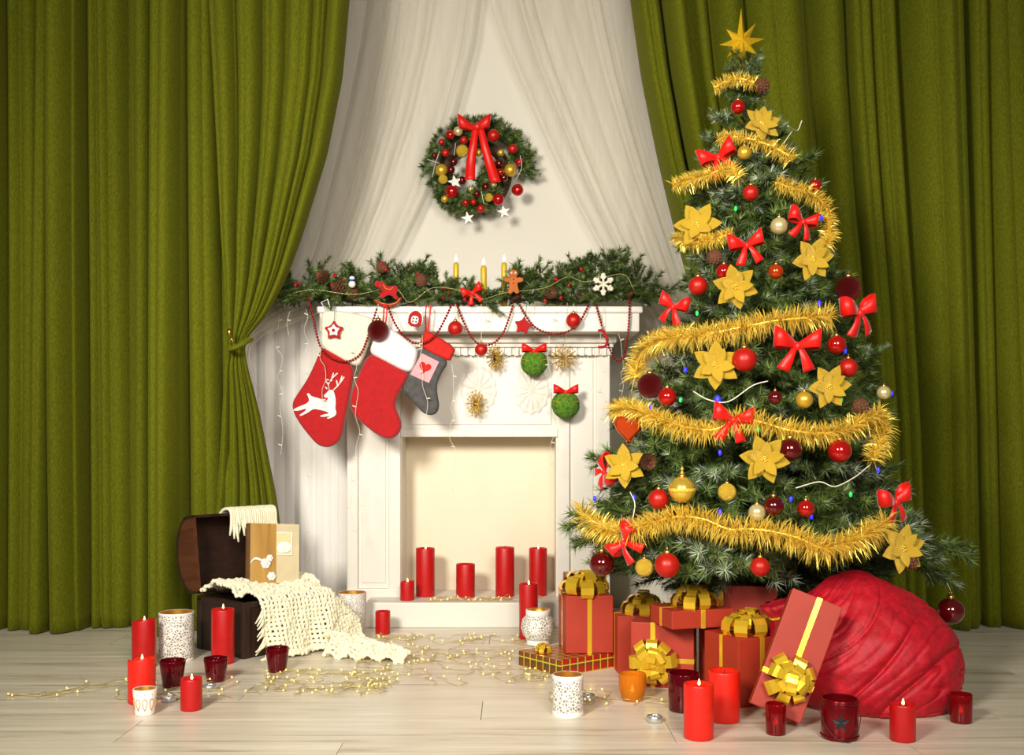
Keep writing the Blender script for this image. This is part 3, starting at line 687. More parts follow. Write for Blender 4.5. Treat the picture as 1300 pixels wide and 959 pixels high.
# gold glitter poinsettias
def petal_mesh(L, W, cup):
    def fn(u, v):
        s_ = u*2-1; wd = W*(math.sin(PI*min(v/0.9, .5))*0.9+0.1 if v < 0.45 else max(0.02, 1-((v-.45)/.55)**1.7)); x = v*L
        return (x, s_*wd*0.5, cup*L*(v**1.5)-0.12*L*v*v+0.05*W*abs(s_))
    return MB().grid(fn, 7, 11).mesh('petal', 'gold_glitter', True)
PET = [petal_mesh(1, 0.6, 0.2), petal_mesh(0.72, 0.46, 0.5)]
PLAB = iter(['topmost gold glitter poinsettia, below the star topper', 'gold glitter poinsettia beside the tulle above a short tinsel strand', 'gold glitter poinsettia with drooping petals beside a matte red bauble', 'gold glitter poinsettia below the champagne bauble and bow, curtain side', 'gold glitter poinsettia touching the large matte red bauble under the thick tinsel', 'gold glitter poinsettia beside the shiny gold bauble in mid tree', 'gold glitter poinsettia on the mantel side next to a pinecone', 'gold glitter poinsettia beside the large wine bauble below the middle tinsel', 'lowest gold glitter poinsettia, at the end of the bottom tinsel strand'])
def poinsettia(px, py, s, tilt=(0, 0), spin=0.0):
    p = on_tree(px, py, 0.045); sz = s*p.y/F/2
    nrm = Vector((tilt[0], -1, tilt[1])).normalized()
    o = thing('poinsettia', next(PLAB), 'flower', p, nrm.to_track_quat('Z', 'Y').to_euler(), 'gold poinsettias on the tree')
    for ring, (n, off) in enumerate(((6, 0), (5, 0.5))):
        for k in range(n):
            q = link('petal', PET[ring], o, (0, 0, 0.004*ring), (0, 0, spin+2*PI*(k+off)/n), (sz, sz, sz)); q.modifiers.new('thickness', 'SOLIDIFY').thickness = 0.015
    b = MB()
    for k in range(7): a = k*2.4; b.ball((0.09*sz*math.cos(a)*(k > 0), 0.09*sz*math.sin(a)*(k > 0), 0.10*sz), 0.055*sz, 8, 6)
    b.build('stamens', 'gold', o, True); return o
for a in [(967, 158, 52, (0.2, 0.3), .3), (886, 286, 62, (-0.3, 0.2), 0), (933, 364, 60, (0, -0.3), .8), (1031, 329, 58, (0.2, -0.2), .2), (908, 464, 64, (0, 0), .5), (1052, 491, 60, (0.2, -0.1), .1), (793, 592, 58, (-0.4, 0.1), .6), (970, 583, 66, (0, -0.1), .9), (1145, 697, 66, (0.3, 0.1), .25)]:
    poinsettia(a[0], a[1], a[2], a[3], a[4])

# pinecones
def cone_mesh():
    b = MB(); n = 0
    b.lathe([(0.2, -0.9), (0.38, -0.5), (0.33, 0.2), (0.1, 0.95)], 12)
    for k in range(60):
        z = -0.85+1.75*k/60; rr = 0.85*math.sin(PI*min(max((z+1.15)/2.3, 0), 1))**0.8; a = k*2.39996; c, s_ = math.cos(a), math.sin(a)
        p = Vector((c*rr, s_*rr, z)); t = Vector((-s_, c, 0))*0.27; inn = Vector((c*0.35*rr, s_*0.35*rr, z-0.12))
        b.add([inn-t*0.6, inn+t*0.6, p+t+Vector((0, 0, 0.06)), p-t+Vector((0, 0, 0.06)), p+Vector((c*0.2, s_*0.2, 0.22))], [(0, 1, 2, 3), (3, 2, 4)])
    return b.mesh('pinecone', 'cone')
CONE = cone_mesh()
def pinecone(p, r, rot, label, group):
    o = link('pinecone', CONE, None, p, rot, r); return tag(o, label, 'pinecone', group)
PCL = iter(["brown pinecone beside the poinsettia on the tree's mantel side", 'brown pinecone above the hanging tinsel end on the tree', 'brown pinecone under the lowest poinsettia on the tree', 'brown pinecone beside the tip tinsel below the star', 'brown pinecone under the short tinsel strand on the tree'])
for (x, y_, r) in [(822, 586, 11), (1091, 516, 11), (1152, 712, 13), (966, 108, 10), (906, 326, 10)]:
    p = on_tree(x, y_, 0.03); pinecone(p, r*p.y/F, (R(110), R(30), x*0.1), next(PCL), 'pinecones on the tree')

# fairy lights on the tree
rnd = random.Random(31); tlg = thing('tree_lights', 'string of tiny blue and green lights wound around the Christmas tree', 'string lights', (T0.x, TD, 0))
wires = MB(); leds = MB(); spots = [(911, 508), (826, 517), (1073, 446), (1132, 500), (1102, 520), (914, 575), (822, 590), (788, 610), (755, 633), (1004, 634), (914, 650), (1043, 277), (927, 370), (830, 430), (1030, 656), (1115, 597), (805, 632), (1040, 385), (870, 470)]
gsp = [(885, 398), (864, 508), (962, 546), (1068, 508), (1080, 628), (934, 265), (995, 560)]
for k, (x, y_) in enumerate(spots+gsp):
    p = on_tree(x, y_, 0.03)-Vector((T0.x, TD, 0)); leds.ball(p, 0.0046 if k else 0.008, 8, 6, 0 if k < len(spots) else 1, (1, 1, 1.6))
    wires.tube([p, p+Vector((0.01, 0.02, -0.01)), p+Vector((0.03, 0.05, 0.01))], 0.0012, 4)
stuff(wires.build('bulb_leads', 'wire_green', tlg, True))
for (pl) in ([(880, 497), (900, 508), (925, 510), (955, 490), (975, 484)], [(1010, 620), (1040, 612), (1060, 618), (1085, 606), (1105, 590)], [(1000, 160), (1012, 166), (1018, 153)], [(995, 182), (1006, 166)], [(800, 625), (806, 640), (803, 660)]):
    MB().tube([q-Vector((T0.x, TD, 0)) for q in catmull([on_tree(x, y_, 0.04) for x, y_ in pl], 5)], 0.0016, 5).build('wire', 'wire_white', tlg, True)
stuff(leds.build('bulbs', ['blue_led', 'green_led'], tlg, True))

# star topper
def topper():
    p = P(941, 54, TD); k = TD/F
    o = thing('star_topper', 'gold eight pointed star topping the Christmas tree', 'star', p)
    tips = [(0, 44), (19, 25), (30, 5), (20, -15), (1, -40), (-18, -19), (-28, -3), (-19, 17)]
    vs = [(0, -0.022, 0), (0, 0.022, 0)]; fs = []
    n = len(tips)
    for i, (x, z) in enumerate(tips):
        a = math.atan2(z, x); x2, z2 = tips[(i+1) % n]; am = math.atan2(z+z2*math.hypot(x, z)/math.hypot(x2, z2), x+x2*math.hypot(x, z)/math.hypot(x2, z2))
        vs += [(x*k, 0, z*k), (12*k*math.cos(am), 0, 12*k*math.sin(am))]
    for i in range(n):
        t, v0, v1 = 2+2*i, 2+2*((i-1) % n)+1, 2+2*i+1
        for c in (0, 1): fs += [(c, v0, t), (c, t, v1)]
    MB().add(vs, fs).build('star', 'star_gold', o)
    MB().lathe([(0.006, -0.125), (0.010, -0.12), (0.009, -0.09), (0.005, -0.05)], 12).build('socket', 'star_gold', o, True)
topper()

# ------------------------------------------------------------------ garland on the mantel
GD = 3.90; rnd = random.Random(77)
gl = thing('mantel_garland', 'evergreen garland with cones and berries lying along the mantel shelf', 'garland', (X(590, GD), GD, zs1)); G0 = Vector(gl.location)
MB().tube([(X(x, GD)-G0.x, 0.01*math.sin(x), 0.04+0.012*math.sin(x*0.05)) for x in range(356, 830, 12)], 0.012, 6).build('stem', 'twig', gl, True)
TOPS = [(352, 372), (365, 352), (385, 348), (410, 338), (440, 345), (470, 335), (485, 332), (510, 340), (552, 336), (572, 362), (592, 352), (604, 366), (640, 368), (662, 340), (700, 340), (735, 330), (770, 322), (790, 324), (815, 335), (832, 360)]
for k in range(230):
    t = (k+rnd.random())/230; px = 352+476*t; top = Z(interp(TOPS, px), GD)-zs1
    mode = rnd.random(); x = X(px, GD)-G0.x
    if mode < 0.42: d = Vector((rnd.uniform(-.8, .8), rnd.uniform(-.6, .15), 1.0)); base = Vector((x, rnd.uniform(-.05, .05), max(0.01, top-0.125))); L = 1.0
    elif mode < 0.8: d = Vector((rnd.uniform(-1, 1), -1.0, rnd.uniform(-0.05, .7))); base = Vector((x, rnd.uniform(-.03, .05), rnd.uniform(0.02, max(0.03, top-0.07)))); L = 0.85
    else: d = Vector((rnd.choice((-1, 1))*1.0, rnd.uniform(-.5, .1), rnd.uniform(-0.05, .4))); base = Vector((x, rnd.uniform(-.1, -.02), rnd.uniform(0.015, 0.05))); L = 0.9
    L *= min(1, top/0.15)
    link('sprig', SPR[k % 6], gl, base, aim(d, rnd.uniform(-1, 1)), L*rnd.uniform(0.8, 1.1))
for (px, py) in ((352, 388), (362, 380), (372, 392), (358, 370), (428, 388), (620, 396), (634, 390), (556, 388), (390, 384), (826, 372), (820, 384)):   # tips drooping over the shelf edge
    p = P(px, py, 3.775)-G0; d = Vector((rnd.uniform(-.7, .7) if 400 < px < 810 else (-1 if px < 600 else 1), -0.15, -0.35)); link('sprig', SPR[rnd.randrange(6)], gl, p-d.normalized()*0.06+Vector((0, 0, 0.02)), aim(d), 0.75)
def gpart(px, py, D=3.775): return P(px, py, D)-G0
for (px, py, r) in ((430, 366, 11), (410, 352, 9), (448, 372, 9), (535, 355, 9), (700, 372, 9), (655, 378, 8), (742, 376, 8), (486, 340, 8)):
    link('pinecone', CONE, gl, gpart(px, py, 3.80), (R(rnd.uniform(60, 120)), R(rnd.uniform(-40, 40)), rnd.uniform(0, 6)), r*3.8/F)
BERRY = MB().ball((0, 0, 0), 0.0075, 10, 7).mesh('berry', 'berry', True)
for (px, py) in ((425, 350), (436, 356), (421, 362), (375, 362), (380, 360), (564, 366), (570, 372), (562, 378), (706, 355), (692, 382), (712, 378), (722, 362), (530, 348), (484, 335), (490, 343), (738, 342), (590, 380), (802, 372)):
    link('berry', BERRY, gl, gpart(px, py, 3.79), scale=rnd.uniform(0.7, 1.1))
# wrapped clear wire running along the garland
MB().tube(catmull([gpart(x, y_, 3.765) for x, y_ in [(372, 372), (400, 368), (450, 374), (500, 366), (520, 384), (548, 366), (580, 368), (610, 380), (640, 372), (690, 366), (720, 352), (745, 358), (790, 348), (805, 368)]], 6), 0.0007, 4).build('light_wire', 'wire_clear', gl, True)

def at_front(px, py, D=3.765): return P(px, py, D)
# ornaments fixed in the garland
p = at_front(491, 370); o = thing('rocking_horse_ornament', 'red felt rocking horse ornament on the mantel garland', 'ornament', p); k = 3.765/F
hp = [(-16, 9), (-13, 14), (-9, 12), (-5, 13), (0, 7), (6, 6), (10, 8), (14, 6), (13, 0), (12, -5), (16, -9), (11, -11), (6, -5), (0, -5), (-5, -10), (-10, -8), (-8, -2), (-10, 5), (-14, 5)]
puffy(MB(), smooth_poly([(x*k, z*k) for x, z in hp], 1), 0.008, 0.002).build('horse', 'felt_red', o, True)
rk = [(-15, -10), (-8, -14), (2, -16), (12, -14), (18, -7), (20, -8), (14, -17), (2, -20), (-9, -18), (-17, -12)]
puffy(MB(), smooth_poly([(x*k, z*k) for x, z in rk], 1), 0.008, 0.0015).build('rocker', 'felt_red', o, True)
MB().tube([(x*k, -0.006, z*k) for x, z in [(-14, -11), (-7, -15), (3, -17.5), (12, -15), (17, -9)]], 0.0015, 4).build('stitching', 'stitch', o)
MB().tube([(x*k, -0.006, z*k) for x, z in [(-4, 8), (-1, 3), (5, 2), (8, 5)]], 0.0014, 4).build('stitching', 'stitch', o)
p = at_front(652, 357); o = thing('gingerbread_ornament', 'brown gingerbread man ornament standing in the mantel garland', 'ornament', p)
gp = [(0, 15), (5, 13), (6, 8), (3, 4), (8, 5), (12, 4), (13, 0), (9, -2), (5, -2), (6, -9), (8, -15), (3, -17), (0, -12), (-3, -17), (-8, -15), (-6, -9), (-5, -2), (-9, -2), (-13, 0), (-12, 4), (-8, 5), (-3, 4), (-6, 8), (-5, 13)]
puffy(MB(), smooth_poly([(x*k, z*k) for x, z in gp], 2), 0.012, 0.004).build('body', 'ginger', o, True)
for (x, z) in ((-2.5, 10), (2.5, 10)): MB().ball((x*k, -0.007, z*k), 0.0035, 8, 6).build('eye', 'felt_white', o, True)
for (x, z) in ((0, 2), (0, -3)): MB().ball((x*k, -0.007, z*k), 0.0035, 8, 6).build('button', 'felt_red', o, True)
MB().tube([(x*k, -0.007, z*k) for x, z in [(-3, 7), (0, 5.6), (3, 7)]], 0.001, 4).build('mouth', 'felt_red', o)
p = at_front(766, 361); o = thing('snowflake_ornament', 'cream wooden snowflake on the mantel garland near its tree end', 'ornament', p)
for j in range(6):
    a = PI/6+j*PI/3; c, s_ = math.cos(a), math.sin(a); b = MB()
    b.tube([(0, 0, 0), (c*11*k, 0, s_*11*k)], 0.0045, 6); b.ball((c*11.5*k, 0, s_*11.5*k), 0.0085, 8, 6, sc_=(1, .6, 1))
    for sg in (-1, 1): b.tube([(c*7*k, 0, s_*7*k), (c*7*k+4.5*k*math.cos(a+sg*0.9), 0, s_*7*k+4.5*k*math.sin(a+sg*0.9))], 0.0038, 6)
    b.build('arm', 'fur', o, True)
p = at_front(447, 356); o = thing('snowman_ornament', 'tiny white snowman with blue scarf among garland berries', 'ornament', p)
MB().ball((0, 0, -0.014), 0.013, 12, 8).ball((0, 0, 0.006), 0.010, 12, 8).build('body', 'felt_white', o, True)
MB().lathe([(0.011, -0.004), (0.012, 0.0), (0.010, 0.003)], 12).build('scarf', 'blue', o, True)
MB().lathe([(0.011, 0.014), (0.011, 0.016), (0.007, 0.017), (0.007, 0.028)], 12).build('hat', 'black', o, True)
red_bow(0, 0, 26, -20, 'small red bow pinned in the mantel garland under the gold tapers', None, 0, at_front(600, 372), 'bow')
# gold taper candles standing in the garland
def flame_mesh(s):
    return MB().lathe([(0.10*s, 0), (0.20*s, 0.15*s), (0.22*s, 0.3*s), (0.15*s, 0.6*s), (0.05*s, 0.9*s), (0.01*s, 1.0*s)], 10).mesh('flame', 'flame', True)
FLAME = flame_mesh(1.0)
for (px, py, rr, lb) in ((579, 334, 3.6, 'lit gold taper candle in garland above the grey stocking'), (614, 338, 3.9, 'lit gold taper candle bare of sprigs in the mantel garland'), (640, 334, 3.7, 'lit gold taper candle behind the gingerbread man')):
    D = 3.93; zt = Z(py, D); h_ = zt-zs1; o = thing('taper_candle', lb, 'candle', (X(px, D), D, zs1)); r = rr*D/F
    MB().lathe([(r*1.05, 0), (r, h_*0.95), (r*0.75, h_), (r*0.3, h_-0.002)], 16).build('wax_body', 'wax_gold', o, True)
    MB().tube([(0, 0, h_-0.003), (0.0008, 0, h_+0.008)], 0.0009, 5).build('wick', 'wick', o); link('flame', FLAME, o, (0, 0, h_+0.006), scale=0.026)

# ------------------------------------------------------------------ stockings
def stocking(name_label, outline, D, t, mat, top, parts):
    cx, cz = top; p = P(cx, cz, D); k = D/F
    o = thing('christmas_stocking', name_label, 'stocking', p)
    loc = lambda pts: [((x-cx)*k, -(y_-cz)*k) for x, y_ in pts]
    puffy(MB(), smooth_poly(loc(outline), 2), t, 0.009).build('sock', mat, o, True)
    for (n_, pts, tt, y0, mt, sm) in parts: puffy(MB(), smooth_poly(loc(pts), sm), tt, 0.009, 0, y0).build(n_, mt, o, True)
    return o, loc
o, loc = stocking('red stocking with a white leaping reindeer and tall cream cuff', [(409, 440), (422, 446), (450, 464), (447, 490), (440, 520), (436, 545), (432, 560), (418, 569), (404, 566), (394, 555), (382, 540), (373, 525), (371, 512), (378, 500), (390, 483), (400, 462)], 3.755, 0.034, 'felt_red', (430, 396),
    [('cuff', [(408, 398), (416, 394), (440, 396), (470, 402), (478, 410), (470, 432), (462, 455), (455, 468), (430, 454), (407, 441), (409, 420)], 0.042, -0.002, 'fur', 2)])
rd = [(180, 415), (200, 410), (215, 435), (260, 445), (300, 460), (330, 470), (345, 445), (318, 447), (305, 430), (330, 410), (350, 385), (380, 390), (395, 430), (400, 480), (395, 530), (405, 550), (400, 580), (350, 605), (325, 600), (365, 582), (300, 592), (275, 582), (310, 570), (350, 563), (330, 550), (270, 535), (230, 530), (190, 560), (135, 585), (125, 575), (165, 550), (185, 525), (120, 545), (80, 545), (85, 530), (140, 505), (180, 490), (200, 470), (195, 445)]
cv = lambda pts: [(360+x/5.909, 430+y_/5.909) for x, y_ in pts]
deer = puffy(MB(), smooth_poly(loc(cv(rd)), 1), 0.006, 0.0012, 0, -0.019).build('reindeer_patch', 'felt_white', o, True)
b = MB()
for st in ([(352, 390), (342, 345), (368, 305), (382, 260)], [(345, 350), (325, 322)], [(356, 322), (372, 318)], [(366, 305), (412, 262)], [(378, 392), (412, 358), (440, 322), (462, 290)], [(412, 358), (404, 315)], [(428, 338), (446, 282)], [(335, 380), (318, 365)]):
    b.tube([Vector((x, -0.019, z)) for x, z in loc(cv(st))], 0.0026, 6)
b.build('antlers', 'felt_white', deer, True)
MB().tube([Vector((x, 0, z)) for x, z in loc([(414, 396), (408, 384), (416, 380), (420, 394)])], 0.0025, 6).build('hanging_loop', 'felt_white', o, True)
o, loc = stocking('plain red stocking with a slanted white plush cuff', [(468, 448), (485, 455), (503, 466), (521, 474), (512, 490), (503, 505), (502, 518), (509, 532), (510, 545), (503, 555), (492, 558), (478, 552), (463, 540), (450, 528), (444, 515), (446, 500), (455, 478)], 3.742, 0.04, 'felt_red', (500, 405),
    [('cuff', [(485, 412), (500, 420), (515, 430), (531, 443), (530, 455), (524, 472), (515, 473), (498, 464), (480, 455), (469, 448), (474, 432)], 0.05, -0.002, 'fur_white', 2)])
MB().tube([Vector((x, 0.0, z)) for x, z in loc([(486, 416), (487, 400), (488, 386), (491, 386), (491, 400), (489, 416)])], 0.003, 6).build('hanging_loop', 'bow', o, True)
o, loc = stocking('small charcoal grey stocking with red cuff and gingham heart patch', [(533, 440), (550, 447), (571, 458), (560, 474), (554, 490), (556, 505), (558, 515), (555, 525), (546, 528), (536, 524), (524, 510), (513, 498), (510, 490), (514, 482), (522, 464)], 3.752, 0.028, 'felt_grey', (544, 420),
    [('cuff', [(541, 419), (555, 427), (579, 442), (575, 452), (571, 460), (552, 451), (532, 440), (535, 430)], 0.036, -0.002, 'felt_red2', 1)])
pt_ = [(536, 449), (558, 460), (545, 487), (521, 476)]
pa = puffy(MB(), loc(pt_), 0.004, 0.0008, 0, -0.0155).build('gingham_patch', 'gingham', o)
hc = loc([(540, 467)])[0]; puffy(MB(), [(hc[0]+x*math.cos(-.35)-z*math.sin(-.35), hc[1]+x*math.sin(-.35)+z*math.cos(-.35)) for x, z in heart_pts(0.023)], 0.004, 0.001, 0, -0.019).build('heart', 'felt_red2', pa, True)
MB().tube([Vector((x, 0, z)) for x, z in loc([(541, 422), (540, 405), (541, 388), (547, 388), (545, 405), (543, 422)])], 0.003, 6).build('hanging_loop', 'bow', o, True)

# ------------------------------------------------------------------ bead strands over the mantel front
bg = thing('bead_garland', 'string of tiny red beads looped in swags along the mantel', 'garland', (X(600, 3.775), 3.73, zs0)); B0 = Vector(bg.location)
for sw, D in (([(392, 376), (397, 400), (406, 438), (420, 454), (440, 459), (457, 450), (467, 428), (479, 390)], 3.722), ([(492, 389), (502, 412), (514, 428), (528, 436), (542, 434), (555, 423), (565, 405), (574, 386)], 3.72), ([(580, 387), (588, 408), (600, 430), (612, 438), (626, 436), (638, 424), (646, 405), (651, 388)], 3.78), ([(660, 388), (668, 402), (680, 416), (700, 424), (718, 422), (732, 414), (740, 402), (747, 388)], 3.78), ([(757, 388), (763, 410), (770, 432), (778, 452), (785, 460), (792, 452), (797, 425), (799, 400), (799, 376)], 3.785)):
    pts = catmull([P(x, y_, D)-B0 for x, y_ in sw], 10); b = MB(); acc = 0.0; b.tube(pts, 0.0012, 4)
    for a, e in zip(pts, pts[1:]):
        d = e-a; L = d.length
        while acc < L: b.ball(a+d*(acc/L), 0.0047, 7, 5); acc += 0.0105
        acc -= L
    stuff(b.build('bead_swag', 'bead', bg, True))

# ------------------------------------------------------------------ ornaments hanging under the garland
def up(py, D=3.765): return (0, 0, (py-386)*D/F)
def hung(px, py, r, mat, label, D=3.765): return bauble(P(px, py, D), r*D/F, mat, label, None, up(py, D))
hung(480, 420, 13.5, 'dark_glitter', 'glittery wine red bauble hanging over the white stocking cuff', 3.70)
hung(578, 417, 9.5, 'red_matte', 'red bauble hanging from the mantel beside the grey stocking')
hung(611, 444, 8, 'red_matte', 'smallest red bauble on the mantel, hanging at the bottom of a bead swag')
hung(728, 407, 9.5, 'red_matte', 'red bauble hanging from the mantel above the gold wire snowflake')
def felt(px, py, label, pieces, cat='ornament', name='felt_ornament', D=3.765, string=True):
    o = thing(name, label, cat, P(px, py, D)); k = D/F
    for (n_, pts, t, y0, mt, sm) in pieces: puffy(MB(), smooth_poly([(x*k, z*k) for x, z in pts], sm), t, min(t*0.4, 0.003), 0, y0).build(n_, mt, o, True)
    if string: MB().tube([(0, 0, 8*k), (0.002, 0, (py-386)*k*0.6), (0, 0, (py-388)*k)], 0.0012, 4).build('string', 'black' if 'star' in label else 'string', o)
    return o
o = felt(424, 420, 'red and white felt star with a button, on the reindeer stocking cuff', [('star', star_pts(5, 14, 7.5), 0.012, 0, 'felt_red', 1), ('inner_star', star_pts(5, 9, 4.8), 0.006, -0.008, 'felt_white', 1)], name='star_ornament', D=3.718)
MB().ball((0, -0.013, 0), 0.006, 10, 6, sc_=(1, .5, 1)).build('button', 'felt_red', o, True)
hs = [(-8, -9), (8, -9), (9, 3), (6, 9), (0, 12), (-6, 9), (-9, 3)]
o = felt(527, 406, 'red felt house ornament with white window and snowy roof', [('roof', [(x*1.15, z*1.12+2) for x, z in hs], 0.008, 0.004, 'felt_white', 1), ('house', hs, 0.012, 0, 'felt_red', 1), ('window', [(-4.5, -6), (4.5, -6), (5, 3), (0, 5), (-5, 3)], 0.005, -0.008, 'felt_white', 1)], name='house_ornament', D=3.715)
o.rotation_euler = (0, R(8), 0)
for (x, z) in ((-2, 1), (2, 1), (-2, -3), (2, -3)): MB().ball((x*3.715/F, -0.012, z*3.715/F), 0.003, 8, 5).build('button', 'black', o, True)
o = felt(664, 414, 'plain red felt star hanging from the mantel', [('star', star_pts(5, 13, 6.8), 0.022, 0, 'felt_red', 1)], name='star_ornament'); o.rotation_euler = (0, R(10), 0)
o = thing('candy_cane_ornament', 'curved red felt hook ornament hanging beside the last bead swag', 'ornament', P(765, 430, 3.775)); k = 3.775/F
MB().tube(catmull([(-6*k, 0, 10*k), (0, 0, 10*k), (4*k, 0, 4*k), (6*k, 0, -3*k), (3*k, 0, -10*k), (-6*k, 0, -11*k)], 6), [0.004]+[0.0052]*29+[0.004], 8).build('hook', 'felt_red', o, True)
MB().tube([(0, 0, 10*k), (0.002, 0, 42*k)], 0.001, 4).build('string', 'string', o)
# green moss balls with red bows
for (px, py, r, lb) in ((678, 461, 17, 'green moss ball with red bow and gold cord, hanging above the other'), (718, 514, 18, 'green moss ball with red bow and gold cord, hanging lowest on the jamb')):
    D = 3.895; rr = r*D/F; c = P(px, py, D); o = thing('moss_ball', lb, 'ornament', c)
    b = MB(); b.ball((0, 0, 0), rr, 28, 18)
    b.v = [tuple(Vector(v)*(1+0.045*noise.noise(Vector(v)*90))) for v in b.v]; b.build('moss', 'moss', o, True)
    MB().tube([(rr*1.03*math.sin(a)*0.95, -rr*1.02*abs(math.cos(a*0.5))*0.85-0.002, rr*(0.35-0.5*math.cos(a*1.0)*0.55)) for a in [-1.3+2.6*i/12 for i in range(13)]], 0.0014, 5).build('gold_cord', 'gold', o)
    sz = 30*D/F
    bo = link('bow', BOW['knot'], o, (0, -rr*0.5, rr*0.85), scale=sz)
    for sx in (1, -1):
        q = link('loop', BOW['loop'], bo, scale=(sx, 1, 0.8)); q.modifiers.new('thickness', 'SOLIDIFY').thickness = 0.03
        q = link('tail', BOW['tail'], bo, scale=(sx, 1, 0.5)); q.modifiers.new('thickness', 'SOLIDIFY').thickness = 0.03
    MB().tube([(0, 0, rr), (0, -0.04, (py-421)*D/F*0.9), (0, -0.12, (py-390)*D/F)], 0.0008, 4).build('string', 'string', o)
# gold wire snowflakes
def wire_flake(px, py, r, sq, label, n=12):
    D = 3.90; k = D/F; o = thing('wire_snowflake', label, 'ornament', P(px, py, D), (0, 0, math.acos(sq)))
    for j in range(n):
        a = 2*PI*j/n; b = MB()
        for e in (-0.5, 0.0, 0.5):
            L = r*k*(1 if e == 0 else 0.75); d = Vector((math.cos(a)*math.cos(e), math.sin(e), math.sin(a)*math.cos(e))); b.tube([(0, 0, 0), d*L], 0.0016, 4); b.ball(d*L, 0.0034, 6, 5)
        d = Vector((math.cos(a), 0, math.sin(a)))*r*k*0.55
        for sg in (-1, 1): b.tube([d, d+Vector((math.cos(a+sg*0.8), 0, math.sin(a+sg*0.8)))*r*k*0.3], 0.0014, 4)
        b.build('ray', 'gold_matte', o, True)
    MB().tube([(0, 0, r*k*0.5), (0, -0.02, (py-405)*k)], 0.0008, 4).build('string', 'string', o)
wire_flake(715, 455, 17, 1.0, 'round gold wire snowflake hanging face on beside the upper moss ball')
wire_flake(629, 455, 17, 0.45, 'gold wire snowflake turned sideways below the smallest red bauble')
wire_flake(604, 513, 17, 0.5, 'gold wire snowflake turned sideways over the first plaster rosette')

# ------------------------------------------------------------------ icicle lights hanging down the mantel front
ic = thing('icicle_lights', 'white wire icicle lights trailing down from the mantel garland', 'string lights', (X(600, 3.78), 3.78, zs1)); I0 = Vector(ic.location); rnd = random.Random(9)
for (px, y0, y1, D) in ((354, 398, 590, 3.90), (388, 392, 745, 3.86), (368, 395, 440, 3.80), (408, 440, 520, 3.715), (452, 440, 660, 3.72), (536, 425, 545, 3.715), (571, 440, 625, 3.79), (657, 440, 545, 3.79), (697, 425, 600, 3.80), (705, 395, 430, 3.785), (763, 420, 590, 3.82), (785, 390, 520, 3.83), (624, 395, 430, 3.785), (447, 600, 700, 3.80)):
    pts = []; y_ = y0; x = px; b = MB()
    while y_ < y1: pts.append(P(x, y_, D)-I0); x = px+rnd.uniform(-4, 4)+(6*(y_-y0)/(y1-y0)); y_ += rnd.uniform(10, 18)
    pts = catmull(pts, 4) if len(pts) > 2 else pts
    st_ = MB().tube(pts, 0.0008, 4).build('strand', 'wire_white', ic, True)
    for j in range(3, len(pts), 9):
        d = Vector((rnd.choice((-1, 1))*0.012, -0.004, rnd.uniform(-.004, .006))); b.tube([pts[j], pts[j]+d], 0.0022, 5)
    if b.v: stuff(b.build('bulbs', 'wire_white', st_))

# ------------------------------------------------------------------ wreath on the wall
WD = 4.235; wc = P(603, 221, WD); wk = WD/F; rnd = random.Random(15)
wr = thing('wreath', 'round evergreen wreath with red and gold baubles under a long red bow', 'wreath', wc)
MB().tube([(40*wk*math.cos(a), 0.02, 40*wk*math.sin(a)) for a in [2*PI*i/40 for i in range(40)]], 0.022, 8, closed=True).build('ring', 'twig', wr, True)
for k in range(170):
    a = k*2.39996; rr = (27+28*((k*0.618) % 1))*wk; out = rnd.uniform(0.0, 1.5) if rr > 34*wk else rnd.uniform(-.9, .6)
    d = Vector((math.cos(a)*out-math.sin(a)*rnd.uniform(-1, 1), rnd.uniform(-.7, -.15), math.sin(a)*out+math.cos(a)*rnd.uniform(-1, 1)))
    link('sprig', SPRS[k % 4], wr, (rr*math.cos(a), -0.01, rr*math.sin(a)), aim(d, rnd.uniform(-1, 1)), rnd.uniform(0.75, 1.0))
WB = {m_: MB().ball((0, 0, 0), 1, 18, 12).mesh('bauble', m_, True) for m_ in ('red_matte', 'red_shiny', 'gold_matte', 'gold_glitter', 'dark_shiny', 'champagne')}
for (x, y_, r, m_) in [(562, 187, 4, 'red_matte'), (567, 201, 5, 'red_matte'), (553, 204, 4, 'dark_shiny'), (573, 178, 6, 'red_shiny'), (627, 179, 8, 'red_matte'), (651, 196, 6, 'red_matte'), (659, 212, 5, 'red_shiny'), (657, 247, 7.5, 'red_shiny'), (633, 259, 7.5, 'red_shiny'), (611, 270, 5, 'red_matte'), (575, 249, 8.5, 'red_shiny'), (592, 263, 4.5, 'red_shiny'), (602, 262, 4, 'red_matte'), (617, 243, 5, 'dark_shiny'), (606, 252, 5, 'dark_shiny'), (636, 225, 5, 'red_shiny'), (640, 232, 5, 'dark_shiny'), (574, 222, 5, 'dark_shiny'), (577, 212, 5, 'dark_shiny'), (588, 235, 5, 'dark_shiny'), (590, 185, 5, 'red_matte'), (634, 214, 5, 'dark_shiny'),
                      (588, 198, 8, 'gold_glitter'), (562, 222, 8, 'gold_matte'), (564, 234, 6, 'gold_glitter'), (648, 222, 8, 'gold_matte'), (636, 200, 4.5, 'gold_matte'), (566, 258, 4.5, 'gold_matte'), (599, 246, 4, 'champagne'), (621, 256, 5.5, 'gold_glitter'), (627, 240, 4, 'champagne'), (608, 200, 5, 'gold_matte'), (583, 174, 6, 'champagne')]:
    link('bauble', WB[m_], wr, ((x-603)*wk, -0.075+rnd.uniform(-.005, .005), -(y_-221)*wk), scale=r*wk)
